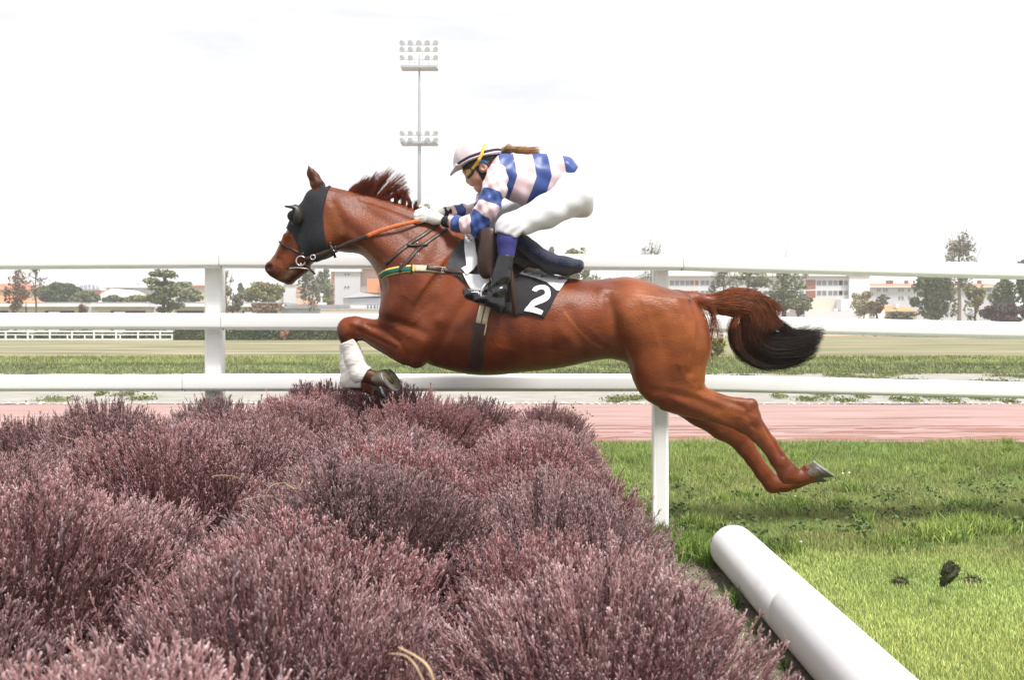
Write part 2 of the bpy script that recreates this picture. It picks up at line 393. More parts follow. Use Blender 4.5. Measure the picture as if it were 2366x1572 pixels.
# ---- tufts along the grass banks and the verge, pale edging stones along the track
def leafcloud(cen, nrm_up, size, n_per=1, tilt=0.9):
    """random small quads at the centres"""
    c = np.asarray(cen, float); n = len(c)
    a = RNG.normal(size=(n, 3)); a[:, 2] *= tilt; a /= np.linalg.norm(a, axis=1)[:, None]
    b = RNG.normal(size=(n, 3)); b -= (a*b).sum(1)[:, None]*a; b /= np.linalg.norm(b, axis=1)[:, None]
    s = size*RNG.uniform(0.6, 1.35, (n, 1)) if np.ndim(size) == 0 else np.asarray(size)[:, None]
    v = np.stack([c-a*s, c+b*s*0.55, c+a*s, c-b*s*0.55], 1).reshape(-1, 3)
    return v, np.arange(n*4).reshape(-1, 4)
M_weed = mat('weed_leaf', (0.10, 0.135, 0.045), 0.8, 0.1, scale=1.5, col2=(0.22, 0.235, 0.10))
def weeds():
    cs = []
    spots = []
    for px, py, wd in ((1445, 926, 50), (1470, 924, 30), (1870, 928, 34), (1905, 919, 25), (130, 928, 50), (232, 915, 8), (290, 916, 26), (330, 926, 30), (2075, 928, 14), (2150, 922, 30), (1990, 921, 16), (2270, 926, 24), (2330, 932, 14), (1420, 931, 20), (2110, 930, 16), (1950, 930, 30), (1800, 921, 16), (2200, 931, 20)):
        x, y = PG(px, py); spots.append((x, y, wd*y/F))
    for i in range(90): spots.append((random.uniform(-16, 18), random.uniform(21.5, 26.6), random.uniform(0.1, 0.6)))
    for x, y, r in spots:
        n = int(120+620*r); a = RNG.normal(size=(n, 3))*np.array([r*0.5, 0.16, 0.03]); a[:, 2] = np.abs(a[:, 2])+0.02
        cs.append(a+np.array([x, y, 0]))
    v, f = leafcloud(np.concatenate(cs), None, 0.022)
    tag(mesh('verge_weeds', v, f, M_weed), 'low green weeds scattered over the pale gravel verge behind the pink track', 'weeds', kind='stuff')
weeds()
M_stone = mat('pale_stone', (0.62, 0.60, 0.56), 0.9, 0.1, scale=30, var=0.2)
def stones():
    mb = MB()
    for x in np.arange(-9, 9.5, 0.055):
        if random.random() < 0.30: continue
        r = random.uniform(0.008, 0.034); mb.ball((x+random.gauss(0, 0.04), 16.55+random.gauss(0, 0.06), r*0.5), (r*1.2, r, r*0.8), 6, 4)
    tag(mb.build('edging_gravel', M_stone), 'line of small whitish stones edging the far side of the pink track', 'stones', kind='stuff')
stones()

# ================================================================== WHITE RUNNING RAIL BEHIND THE HORSE
M_white = mat('white_plastic', (0.755, 0.755, 0.77), 0.42, 0.3, scale=7.0, ramp=(.30, .46), col2=(0.80, 0.80, 0.81), stretch=(.4, 1, 2), detail=9)
YR = 6.5
def rail_profile(h, d, n=6, r=0.42):
    """rounded rectangle, height h, depth d"""
    out = []; rr = r*min(h, d)
    for cx, cz, a0 in ((d/2-rr, h/2-rr, 0), (-(d/2-rr), h/2-rr, 90), (-(d/2-rr), -(h/2-rr), 180), (d/2-rr, -(h/2-rr), 270)):
        for i in range(n+1):
            a = R(a0+90*i/n); out.append((cx+rr*math.cos(a), cz+rr*math.sin(a)))
    return out
def rail(parent, pa, pb, h, Y=YR, d=0.12, r=0.24, name='rail'):
    """rail between two photo points (centre line)"""
    A, B = P(*pa, Y), P(*pb, Y); pr = rail_profile(h, d, r=r); n = len(pr); v = []
    un = (B-A)/np.linalg.norm(B-A); ends = [(A, 0.95), (A+un*0.003, 1), (A+un*0.008, 1), (B-un*0.008, 1), (B-un*0.003, 1), (B, 0.95)]
    for c, s in ends: v += [(c[0], c[1]+y*s, c[2]+z*s) for y, z in pr]
    f = [(k*n+i, k*n+(i+1) % n, (k+1)*n+(i+1) % n, (k+1)*n+i) for k in range(5) for i in range(n)]+[tuple(range(n)), tuple(5*n+i for i in range(n))[::-1]]
    return mesh(name, v, f, M_white, parent, origin=(A+B)/2, smooth=True)
rf = thing('white_rail_fence', 'white three-rail racecourse fence right behind the jumping horse', 'fence', (0, YR, 0))
k = YR/F
rail(rf, (-900, 609), (511, 602), 35*k); rail(rf, (511.6, 601.7), (1575, 607.5), 35*k); rail(rf, (1575.6, 607.6), (2366, 628), 35.5*k); rail(rf, (2366.6, 628), (3400, 650), 35.5*k)
rail(rf, (-900, 742), (515, 743.4), 38*k); rail(rf, (515.6, 743.4), (1575, 746.5), 38*k); rail(rf, (1575.6, 746.6), (2366, 764.2), 38*k); rail(rf, (2366.6, 764.2), (3400, 789), 38*k)
rail(rf, (-900, 886), (427, 884.7), 37*k); rail(rf, (427.6, 884), (1575, 884.8), 39*k); rail(rf, (1575.6, 884.8), (2366, 902.5), 37*k); rail(rf, (2366.6, 902.5), (3400, 926), 37*k)
M_bolt = mat('dark_bolt', (0.10, 0.10, 0.11), 0.5, 0.4)
for px, py in ((511.3, 617), (515.3, 761), (427.3, 902), (1575.3, 623.5), (1575.3, 764)):
    c = P(px, py, YR-.055); MB().ball(c, (.004, .006, .009), 8, 5).build('joint_bolt', M_bolt, rf, origin=c)
for px, wpx, dy in ((497, 41, -3), (1525, 36, 0), (-540, 38, 0), (2560, 38, 24)):
    c = P(px, 745, YR+0.115); zt = P(px, 602+dy, YR+0.115)[2]; pr = rail_profile(wpx*k, 0.11, r=0.2); n = len(pr)
    v = []
    for z in (0.0, zt): v += [(c[0]+x, c[1]+y, z) for y, x in pr]
    f = [(i, (i+1) % n, n+(i+1) % n, n+i) for i in range(n)]+[tuple(range(n)), tuple(n+i for i in range(n))[::-1]]
    mesh('post', v, f, M_white, rf, origin=(c[0], c[1], 0), smooth=False).modifiers.new('b', 'WEIGHTED_NORMAL')

# ---- take-off pole
M_pole = mat('white_pole_paint', (0.70, 0.70, 0.71), 0.5, 0.3, scale=5.0, ramp=(.30, .48), col2=(0.755, 0.76, 0.785), detail=9, bump=0.15, bscale=6)
def pole():
    x0 = 1.163; root = thing('takeoff_pole', 'thick white tube lying on the grass beside the heather hedge', 'ground pole', (x0, 3.5, 0))
    def cyl(y0, y1, r, name, far_round=0.0):
        prof = [(y0, r*0.97), (y0+0.004, r), (y1-far_round-0.004, r)]
        if far_round: prof += [(y1-far_round+far_round*math.sin(a), r-far_round*(1-math.cos(a))) for a in np.linspace(0.2, math.pi/2, 6)]
        else: prof += [(y1, r*0.985)]
        n = 56; v = []
        for y, rr in prof: v += [(x0+rr*math.cos(2*math.pi*j/n), y, 0.1225+rr*math.sin(2*math.pi*j/n)) for j in range(n)]
        f = [(i*n+j, (i+1)*n+j, (i+1)*n+(j+1) % n, i*n+(j+1) % n) for i in range(len(prof)-1) for j in range(n)]+[tuple(range(n)), tuple((len(prof)-1)*n+j for j in range(n))[::-1]]
        return mesh(name, v, f, M_pole, root, origin=(x0, (y0+y1)/2, 0.12), smooth=True)
    cyl(4.20, 5.48, 0.1215, 'tube_section', 0.03); cyl(1.0, 4.22, 0.1225, 'tube_section')
pole()

# ================================================================== FAR BACKGROUND
M_wall_w = mat('white_render', (0.60, 0.60, 0.63), 0.8, 0.1, var=0.04, scale=0.3)
M_wall_c = mat('cream_render', (0.56, 0.51, 0.42), 0.8, 0.1, var=0.06, scale=0.3)
M_wall_g = mat('grey_render', (0.52, 0.52, 0.56), 0.8, 0.1, var=0.05, scale=0.3)
M_brick = mat('red_brick', (0.52, 0.21, 0.145), 0.85, 0.1, var=0.15, scale=1.2)
M_orange = mat('orange_panel', (0.66, 0.27, 0.13), 0.8, 0.1, var=0.08, scale=0.5)
M_tile = mat('roof_tile', (0.50, 0.20, 0.13), 0.85, 0.1, var=0.2, scale=2.0, stretch=(1, 1, 4))
M_tile2 = mat('roof_tile_orange', (0.62, 0.25, 0.12), 0.85, 0.1, var=0.15, scale=2.0)
M_slate = mat('grey_roofing', (0.30, 0.30, 0.33), 0.7, 0.2, var=0.15, scale=1.0)
M_lgrey = mat('pale_grey_sheeting', (0.60, 0.60, 0.63), 0.6, 0.3, var=0.06, scale=1.0, stretch=(8, 1, 1))
M_glass = mat('window_glass', (0.16, 0.18, 0.22), 0.15, 0.5, var=0.5, scale=0.35)
M_dark = mat('dark_opening', (0.045, 0.045, 0.06), 0.7, 0.2, var=0.3, scale=0.5)
M_brown = mat('brown_panel', (0.28, 0.10, 0.075), 0.7, 0.2, var=0.15, scale=0.5)
M_trimw = mat('white_trim', (0.72, 0.72, 0.74), 0.6, 0.2, var=0.03, scale=0.4)
M_blue = mat('blue_letter', (0.10, 0.20, 0.55), 0.5, 0.3, var=0.05)
def bx(name, x0, x1, yt, yb, D, dep, m, parent, proud=0.0):
    """box whose front face fills photo columns x0..x1, rows yt..yb at distance D"""
    a, b = P(x0, yb, D), P(x1, yt, D)
    return MB().box(a[0], b[0], D-proud, D+dep, a[2], b[2]).build(name, m, parent, origin=((a[0]+b[0])/2, D, a[2]))
def bld(name, label, cat, x0, x1, D): 
    return thing(name, label, cat, (*P((x0+x1)/2, 745, D)[:2], 0))
def ybase(D): return HY+CH*F/D
def roof_prism(name, x0, x1, ye, yr, D, dep, m, parent, hipl=0.0, hipr=0.0, over=0.4):
    """ridge along x; hip lengths in photo px at each end"""
    a, b = P(x0, ye, D), P(x1, ye, D); r0, r1 = P(x0+hipl, yr, D), P(x1-hipr, yr, D)
    v = [(a[0], D-over, a[2]), (b[0], D-over, b[2]), (b[0], D+dep+over, b[2]), (a[0], D+dep+over, a[2]), (r0[0], D+dep/2, r0[2]), (r1[0], D+dep/2, r1[2])]
    return mesh(name, v, [(0, 1, 5, 4), (1, 2, 5), (2, 3, 4, 5), (3, 0, 4), (0, 3, 2, 1)], m, parent, origin=((a[0]+b[0])/2, D, a[2]))
def wins(parent, xs, yt, yb, D, m=None, name='window', w=10):
    for x in xs:
        x0, x1 = (x, x+w) if np.isscalar(x) else x
        bx(name, x0, x1, yt, yb, D, 0.05, m or M_glass, parent, 0.06)

# ---- low stable row in front of the town
b = bld('stable_block', 'long low cream stable row with flat grey roof and dark doorways at far left', 'building', -300, 690, 98)
yb = ybase(98)
for x0, x1 in ((-420, 58), (62, 184), (211, 339), (401, 477), (519, 643)):
    bx('wall', x0, x1, 709, yb, 98, 8, M_wall_c, b); bx('fascia', x0-3, x1+3, 702, 709, 97.6, 8.6, M_trimw, b); bx('roof', x0-2, x1+3, 698.5, 702, 97.9, 8.2, M_slate, b)
for x0, x1 in ((-120, -60), (0, 18), (104, 170), (256, 335), (408, 470), (560, 640)): bx('doorway', x0, x1, 718, yb-1, 97.9, 0.1, M_dark, b)
for x0, x1 in ((112, 138), (263, 289), (565, 590)): bx('shutter', x0, x1, 720, yb-1, 97.82, 0.07, M_lgrey, b)
bx('wall', 184, 211, 708, yb, 99.5, 6, M_wall_g, b); bx('wall', 339, 401, 706, yb, 99.5, 6, M_wall_g, b); bx('wall', 477, 519, 707, yb, 99.5, 6, M_wall_c, b); bx('window', 214, 226, 717.5, 724.5, 97.95, 0.06, M_lgrey, b)
b = bld('stable_annex', 'low shed with long grey roof just right of the stable row', 'building', 645, 790, 100); yb = ybase(100)
bx('wall', 648, 790, 713, yb, 100, 7, M_wall_w, b); bx('roof', 645, 800, 704.5, 713, 99.6, 8, M_slate, b); bx('doorway', 684, 696, 717, yb-1, 99.9, 0.1, M_lgrey, b)
b = bld('garden_wall', 'low beige boundary wall below the glazed canopy beside the horse chest', 'wall', 740, 1000, 94); yb = ybase(94)
bx('wall', 740, 1100, 716, yb, 94, 0.3, M_wall_c, b); bx('coping', 740, 1100, 714.5, 716, 93.95, 0.4, M_trimw, b)
b = bld('canopy_shed', 'white and glass canopy shed in front of the grey gabled hall', 'building', 785, 1000, 104); yb = ybase(104)
bx('wall', 786, 1000, 706, yb, 104, 6, M_lgrey, b); bx('awning', 784, 842, 705, 713, 102, 2, M_trimw, b); bx('glazing', 845, 873, 706.5, 713, 103.9, 0.1, M_glass, b); wins(b, ((852, 855), (860, 863), (868, 870)), 706, 713.5, 103.8, M_trimw, 'mullion')
b = bld('gabled_hall', 'pale grey hall with a low gabled roof in front of the brick-edged apartment block', 'building', 793, 1000, 112); yb = ybase(112)
bx('wall', 793, 900, 689, yb, 112, 14, M_lgrey, b)
a0, a1, ap = P(790, 689, 111.7), P(884, 684, 111.7), P(832, 675.5, 111.7)
mesh('roof', [a0, a1, ap, a0+[0, 14, 0], a1+[0, 14, 0], ap+[0, 14, 0]], [(0, 1, 2), (0, 2, 5, 3), (1, 4, 5, 2), (3, 5, 4), (0, 3, 4, 1)], M_lgrey, b, origin=ap)
bx('wall_panel', 808, 876, 690, 704, 111.95, 0.1, M_wall_g, b)
# ---- brick edged apartment block left of the horse's chest
b = bld('apartment_block', 'tall white apartment end wall with red brick edge, seen between horse muzzle and chest', 'building', 765, 1000, 150); yb = ybase(150)
bx('brick_edge', 765, 773, 628, yb, 150, 12, M_brick, b); bx('wall', 773, 832, 626, yb, 149.8, 12, M_wall_g, b); bx('parapet', 766, 835, 622, 628, 149.5, 12.6, M_trimw, b); bx('roof', 770, 1040, 618, 622, 149.7, 12.4, M_brick, b)
for y in (632.5, 661.5): wins(b, ((796.5, 799.5), (803.5, 806.5)), y, y+3.5, 149.75, M_dark, 'vent')
bx('wing', 832.5, 1040, 624, yb, 151, 12, M_wall_c, b); wins(b, ((841, 847), (853, 864)), 633, 642, 151, M_wall_g); bx('garage', 833, 850, 661, 675, 150.9, 0.2, M_lgrey, b)
bx('orange_box', 848, 920, 644, 676, 148, 3, M_orange, b); bx('ledge', 877, 890, 652, 656, 147.5, 0.5, M_trimw, b)
# ---- houses at far left
b = bld('red_roof_house', 'cream house with red hipped roof at the far left edge', 'house', -120, 78, 135); yb = ybase(135)
bx('wall', -130, 78, 668, yb, 135, 11, M_wall_c, b); roof_prism('roof', -138, 84, 669, 652, 135, 11, M_tile, b, 40, 70)
roof_prism('lower_roof', -60, 76, 701, 678, 133, 5, M_tile2, b, 10, 45); wins(b, ((-20, -8), (30, 40), (56, 64)), 673, 682, 135)
b = bld('hotel', 'distant hotel with blue letters on white squares along its roof edge', 'hotel', 170, 240, 190); yb = ybase(190)
bx('wall', 150, 236, 670, yb, 190, 10, M_wall_w, b); bx('roof', 178, 240, 671.5, 686, 189.5, 1, M_tile, b); bx('parapet', 184, 233, 667.5, 671, 189.2, 2, M_trimw, b)
for i, ch in enumerate('HOTEL'):
    x = 187.5+i*9.6; bx('letter_board', x-3.6, x+3.6, 657.5, 667.5, 189, 0.3, M_trimw, b)
    cu = bpy.data.curves.new('letter', 'FONT'); cu.body = ch; cu.size = 0.86; cu.extrude = 0.03; cu.align_x = 'CENTER'
    tmp = bpy.data.objects.new('letter_text', cu); COL.objects.link(tmp); bpy.context.view_layer.update()
    me = bpy.data.meshes.new_from_object(tmp.evaluated_get(bpy.context.evaluated_depsgraph_get())); bpy.data.objects.remove(tmp); bpy.data.curves.remove(cu)
    me.materials.clear(); me.materials.append(M_blue)
    o = bpy.data.objects.new('letter', me); COL.objects.link(o); o.parent = b; o.location = Vector(P(x, 666.2, 188.9))-b.location; o.rotation_euler = (R(90), 0, 0)
b = bld('grey_roof_villa', 'white villa with low grey roof behind the trees right of the hotel', 'house', 235, 330, 160); yb = ybase(160)
bx('wall', 246, 332, 664.5, yb, 160, 12, M_wall_g, b); roof_prism('roof', 228, 338, 665, 654, 160, 12, M_lgrey, b, 46, 10); bx('chimney', 310, 320, 648.5, 656, 164, 1.5, M_wall_g, b); wins(b, (287, 292, 297, 302), 667, 672, 160, w=2.5)
b = bld('white_gable_house', 'plain white gable end above the stable roof, left of the cedar', 'house', 214, 290, 128); yb = ybase(128)
g0, g1, ga = P(208, 691, 128), P(296, 686, 128), P(256, 667, 128); lo0, lo1 = P(208, yb, 128), P(296, yb, 128)
mesh('wall', [lo0, lo1, g1, ga, g0]+[x+np.array([0, 9, 0]) for x in (lo0, lo1, g1, ga, g0)], [(0, 1, 2, 3, 4), (5, 9, 8, 7, 6), (0, 5, 6, 1), (1, 6, 7, 2), (2, 7, 8, 3), (3, 8, 9, 4), (4, 9, 5, 0)], M_trimw, b, origin=lo0)
b = bld('orange_window_block', 'pale block with orange window panels beside the left fence post', 'building', 400, 478, 170); yb = ybase(170)
bx('wall', 396, 482, 661, yb, 170, 12, M_wall_c, b); bx('roof', 392, 486, 659, 661.5, 169.5, 13, M_tile2, b); wins(b, ((407, 414), (425, 436), (446, 456)), 668.5, 674, 170, M_orange); wins(b, ((420, 424), (440, 444)), 668, 678, 170, M_trimw)
b = bld('white_tower', 'narrow white tower block below the horse muzzle', 'building', 650, 690, 220); yb = ybase(220)
bx('wall', 655, 683, 657, yb, 220, 10, M_wall_w, b); bx('wing', 644, 655, 671, yb, 221, 8, M_wall_c, b); bx('parapet', 654, 684, 655.5, 657, 219.7, 10.6, M_trimw, b)
b = bld('banded_block', 'red and cream banded block just right of the white tower', 'building', 683, 712, 210); yb = ybase(210)
bx('wall', 684, 714, 656, yb, 210, 8, M_wall_c, b)
for y in (664, 673, 682): bx('brick_band', 684, 706, y, y+4.5, 209.9, 0.2, M_brick, b)
b = bld('red_gable_house', 'small house with a steep red roof behind the annex', 'house', 683, 710, 125); yb = ybase(125)
bx('wall', 684, 712, 700, yb, 125, 6, M_wall_c, b); roof_prism('roof', 680, 714, 704, 690, 125, 6, M_tile, b, 14, 4)
b = bld('roof_kiosk', 'white rooftop vent and box above the annex roof', 'roof kiosk', 735, 752, 101); bx('box', 735, 750, 699, 705, 101, 1.2, M_trimw, b); bx('pipe', 741, 744, 684, 699, 101.3, 0.2, M_trimw, b); bx('cap', 739.5, 745.5, 678, 684, 101.2, 0.4, M_trimw, b)
# ---- school like block on the right
b = bld('school_block', 'long white two-storey school with window bands and brown panels, behind the horse tail', 'building', 1545, 2012, 140); yb = ybase(140)
bx('wall', 1500, 1962, 638, yb, 140, 12, M_wall_w, b); bx('roof', 1490, 1966, 631, 638, 139.5, 13, M_trimw, b); bx('attic', 1500, 1690, 626, 632, 142, 8, M_lgrey, b)
bx('end_wall', 1962, 2010, 636, yb, 139.4, 12, M_trimw, b); bx('parapet', 1958, 2012, 634, 636.5, 139.2, 12.4, M_wall_c, b)
for yt, ye in ((648.5, 659), (672, 681.5)):
    wins(b, [(x, x+9) for x in list(range(1548, 1592, 12))+list(range(1619, 1641, 11))+list(range(1644, 1670, 11))+list(range(1680, 1860, 14))+list(range(1888, 1912, 12))+list(range(1914, 1962, 12)) if not (1590 < x < 1618 or 1855 < x < 1886)], yt, ye, 140)
    wins(b, ((1595, 1603), (1606, 1614), (1939, 1946)), yt, ye, 140, M_brown, 'panel')
wins(b, ((1862, 1884),), 647, 667, 140, M_brown, 'panel'); wins(b, ((1862, 1884),), 672, 688, 140, M_brown, 'panel')
b = bld('flat_annex', 'low flat white annex with a roof box below the school', 'building', 1870, 2000, 115); yb = ybase(115)
bx('wall', 1868, 1942, 689, yb, 118, 8, M_wall_c, b); bx('wall', 1860, 1992, 720, yb, 113, 8, M_wall_w, b); bx('roof_box', 1944, 1961, 691, 719, 116, 2, M_lgrey, b); bx('vent', 1928, 1936, 713, 719.5, 113.5, 0.8, M_lgrey, b); bx('wall', 1992, 2007, 726, yb, 112, 4, M_trimw, b)
b = bld('tiled_apartments', 'grey white apartment block with a long red tiled roof at right', 'building', 2005, 2310, 160); yb = ybase(160)
bx('wall', 2006, 2330, 662, yb, 160, 12, M_wall_g, b); roof_prism('roof', 2000, 2336, 662.5, 652, 160, 12, M_tile, b, 2, 20); bx('eaves', 2002, 2334, 661.5, 664, 159.4, 0.5, M_trimw, b)
for yt in (667, 685): wins(b, ((2026, 2029), (2031, 2034), (2041, 2044), (2046, 2051), (2076, 2080), (2083, 2088), (2098, 2103), (2150, 2158), (2180, 2190), (2280, 2290)), yt, yt+7.5, 160); wins(b, ((2044.5, 2045.8), (2088, 2091)), yt, yt+7.5, 160, M_wall_c, 'shutter')
for x in (2052, 2060, 2095, 2264): bx('chimney', x, x+4, 648, 656, 165, 1, M_brown, b)
b = bld('orange_tile_cottage', 'small cream cottage with orange tiled roof under the red roofed apartments', 'house', 2040, 2120, 120); yb = ybase(120)
bx('wall', 2044, 2118, 719, yb, 120, 7, M_wall_c, b); roof_prism('roof', 2036, 2122, 719.5, 706, 120, 7, M_tile2, b, 26, 20); bx('chimney', 2070, 2077, 702, 712, 121, 0.9, M_trimw, b); bx('lean_to', 2022, 2045, 719, yb, 118, 3, M_trimw, b)
b = bld('billboard', 'weathered white billboard among the trees at right', 'billboard', 2230, 2252, 90); bx('panel', 2231, 2251, 710, 730, 90, 0.12, M_wall_w, b); bx('post', 2236, 2237.5, 730, ybase(90), 90.02, 0.1, M_slate, b); bx('post', 2245, 2246.5, 730, ybase(90), 90.02, 0.1, M_slate, b)
m2 = MB()
for (x0, y0, x1, y1) in ((2233, 727, 2248, 718), (2236, 713, 2247, 715), (2238, 729, 2250, 724)): m2.tube([P(x0, y0, 89.97), P(x1, y1, 89.97)], 0.05, 4)
m2.build('crease', M_slate, b)
b = bld('notice_board', 'small upright white notice board beside the purple bush', 'sign', 2265, 2274, 86); bx('panel', 2265.5, 2273.5, 728, 741.5, 86, 0.1, M_trimw, b); bx('post', 2268.5, 2270.5, 741.5, ybase(86), 86.02, 0.06, M_slate, b)

# ---- far white fence, clipped hedge, marker
ff = thing('far_white_fence', 'low white rail fence at the far side of the field, left', 'fence', (*P(200, 745, 75)[:2], 0))
for yt, ye in ((764.5, 767.8), (772.5, 775), (783, 786)): bx('rail', -150, 399, yt, ye, 75, 0.08, M_trimw, ff)
for x in np.arange(-142, 400, 51): bx('post', x, x+3, 764, 787.5, 74.95, 0.1, M_trimw, ff)
for x in (34, 73, 154, 194, 235, 276, 357, 396): bx('post', x, x+2.6, 774, 786, 74.96, 0.08, M_trimw, ff)
f2 = thing('far_white_fence', 'short stretch of far white fence glimpsed under the horse tail', 'fence', (*P(1675, 745, 82)[:2], 0))
for yt, ye in ((762, 765), (770, 772.5)): bx('rail', 1560, 1720, yt, ye, 82, 0.08, M_trimw, f2)
for x in range(1562, 1720, 11): bx('post', x, x+2, 762, 783, 81.95, 0.1, M_trimw, f2)

# ---- foliage
M_bark = mat('bark', (0.12, 0.095, 0.08), 0.9, 0.1, var=0.3, scale=4)
M_bark2 = mat('pale_bark', (0.26, 0.22, 0.19), 0.9, 0.1, var=0.25, scale=4)
def M_leaf(name, a, b2): return mat(name, a, 0.75, 0.12, scale=0.9, col2=b2, detail=3)
L_dark = M_leaf('leaf_dark', (0.050, 0.080, 0.038), (0.105, 0.145, 0.065))
L_mid = M_leaf('leaf_mid', (0.11, 0.135, 0.075), (0.235, 0.25, 0.14))
L_yel = M_leaf('leaf_yellow', (0.15, 0.155, 0.055), (0.30, 0.28, 0.11))
L_red = M_leaf('leaf_rust', (0.15, 0.085, 0.055), (0.22, 0.15, 0.10))
L_pur = M_leaf('leaf_purple', (0.075, 0.045, 0.055), (0.14, 0.09, 0.095))
L_grey = M_leaf('leaf_greyish', (0.12, 0.125, 0.09), (0.24, 0.235, 0.175))
L_pale = M_leaf('leaf_pale', (0.25, 0.23, 0.13), (0.42, 0.38, 0.25))
def tree(name, label, px, ytop, hw, D, leaf, y_low=None, ncl=16, nl=1400, ls=0.16, bark=None, spread=0.32, trunk=True, layered=False, cat='tree', bare=0.0, group=None, tr=0.16, seed=None, tall=None):
    """px centre, ytop crown top row, hw crown half width (px), y_low lowest row of the crown; things stand on the ground at D"""
    rs = np.random.default_rng(seed if seed is not None else int(px*7+ytop)); k = D/F
    X = (px-CX)*k; zt = CH-(ytop-HY)*k; zl = max(CH-((y_low if y_low is not None else ybase(D)-2)-HY)*k, 0.05); hwm = hw*k
    root = thing(name, label, cat, (X, D, 0), group)
    zc, hz = (zt+zl)/2, (zt-zl)/2
    cl = []
    while len(cl) < ncl:
        p = rs.uniform(-1, 1, 3)
        if (p**2).sum() < 1 and (p**2).sum() > 0.12: cl.append(p)
    cl = np.array(cl); rel = np.array([hwm, hwm*0.8, hz])*0.86
    cpos = np.array([X, D, zc])+cl*rel
    if tall: cpos[:, 0] = X+(cpos[:, 0]-X)*np.interp(cpos[:, 2], [zl, zt], tall)
    if trunk:
        mb = MB(); n = 7; zz = np.linspace(0, zt-hz*0.25, n); wob = np.cumsum(rs.normal(0, 0.03*hwm+0.02, (n, 2)), axis=0); wob[0] = 0
        tp = np.stack([X+wob[:, 0], D+wob[:, 1], zz], 1); mb.tube(tp, np.linspace(tr, tr*0.25, n), 7)
        for c in cpos:
            i = int(np.clip(np.searchsorted(zz, c[2]-hz*0.45), 1, n-2)); s = tp[i]
            mid = (s+c)/2+rs.normal(0, 0.12*hwm, 3)*[1, 1, 0.5]
            mb.tube(spline([s, mid, c], 6), np.linspace(tr*0.42, tr*0.07, 6), 5)
            if bare:
                for _ in range(int(bare)):
                    e = c+rs.normal(0, 1, 3)*np.array([hwm*0.34, hwm*0.3, hz*0.28]); e[2] += hz*0.12
                    mb.tube(spline([s*0.3+c*0.7, (c+e)/2+rs.normal(0, 0.05*hwm, 3), e], 4), np.linspace(tr*0.16, tr*0.04, 4), 3)
        mb.build('trunk', bark or M_bark, root, origin=(X, D, 0))
    if nl:
        per = rs.multinomial(nl, rs.dirichlet(np.full(ncl, 4.0))); pts = []
        for c, m_ in zip(cpos, per):
            sz = np.array([hwm, hwm, hz])*spread*rs.uniform(0.6, 1.25)
            if layered: sz = sz*[1.25, 1.25, 0.42]
            a = rs.normal(size=(m_, 3)); a /= np.linalg.norm(a, axis=1)[:, None]+1e-6; a *= rs.uniform(0.25, 1, (m_, 1))**0.45
            pts.append(c+a*sz)
        pts = np.concatenate(pts); pts[:, 2] = np.clip(pts[:, 2], 0.03, None)
        v, f = leafcloud(pts, None, ls); mesh('crown', v, f, leaf, root, origin=(X, D, zc))
    return root
tree('bare_tree', 'spindly rust-leaved tree before the red roofed house, leftmost by the fence', 38, 612, 36, 92, L_red, 724, 16, 900, 0.13, bare=5, tr=0.12)
tree('bare_tree', 'thin nearly leafless tree at the left end of the stable roof', 84, 606, 30, 91, L_grey, 690, 14, 260, 0.12, bare=8, tr=0.12)
tree('evergreen_tree', 'broad dense dark green tree behind the stable row', 138, 650, 52, 122, L_dark, 706, 30, 6500, 0.24, spread=0.36)
tree('evergreen_tree', 'dense green spreading flank tree, lower right shoulder of the broad evergreen', 196, 676, 34, 120, L_mid, 706, 16, 2600, 0.22, spread=0.36)
tree('bush', 'small dark bush on the skyline just left of the yellow tree', 266, 683, 28, 118, L_dark, 706, 12, 1800, 0.2, spread=0.4, cat='bush')
tree('yellow_tree', 'yellow-green rounded tree behind the stables beside the cedar', 320, 680, 34, 116, L_yel, 708, 14, 2200, 0.2, spread=0.38)
tree('cedar_tree', 'tall layered cedar with see-through branches in front of the stables', 383, 612, 56, 88, L_mid, 727, 30, 3900, 0.15, layered=True, spread=0.30, tr=0.22, tall=(0.62, 1.0))
tree('bush', 'reddish shrub against the stable wall left of the cedar', 192, 694, 14, 90, L_red, 722, 8, 420, 0.12, bare=3, tr=0.06, cat='bush')
tree('green_tree', 'mixed green trees right of the cedar, behind the stable roof', 438, 668, 40, 112, L_mid, 708, 16, 2000, 0.2, spread=0.36)
tree('bare_tree', 'bare dark twigged tree just right of the left fence post', 522, 622, 22, 88, L_grey, 712, 12, 160, 0.12, bare=8, tr=0.12, seed=4)
tree('bush', 'low olive shrub by the right side of the left fence post', 538, 670, 26, 93, L_grey, 722, 12, 900, 0.15, bare=3, cat='bush')
tree('willow_tree', 'rounded olive yellow willow behind the stable, right of the left post', 608, 653, 46, 110, L_yel, 706, 20, 3400, 0.19, spread=0.36)
tree('cypress_tree', 'small dark pointed cypress on the skyline', 556, 656, 9, 150, L_dark, 684, 10, 900, 0.2, spread=0.4, tall=(1, 0.25), seed=11)
tree('bush', 'thin russet shrubs against the white stable wall', 610, 694, 46, 92, L_red, 726, 18, 900, 0.13, bare=3, tr=0.05, cat='bush')
tree('poplar_tree', 'loose green poplar with pale trunk between muzzle and apartment block', 716, 606, 30, 96, L_grey, 716, 22, 1300, 0.14, bark=M_bark2, bare=4, tr=0.14, tall=(0.8, 1.0), seed=3)
tree('green_tree', 'denser green tree against the brick edge of the apartment block', 752, 612, 22, 132, L_mid, 706, 18, 2400, 0.2, spread=0.36)
tree('bush', 'round yellow bush below the brick edged apartment block', 752, 688, 18, 118, L_yel, 708, 10, 900, 0.18, cat='bush')
tree('green_tree', 'yellow-green tree rising above the top rail right behind the saddle', 1330, 571, 34, 105, L_yel, 650, 16, 2000, 0.19, spread=0.36)
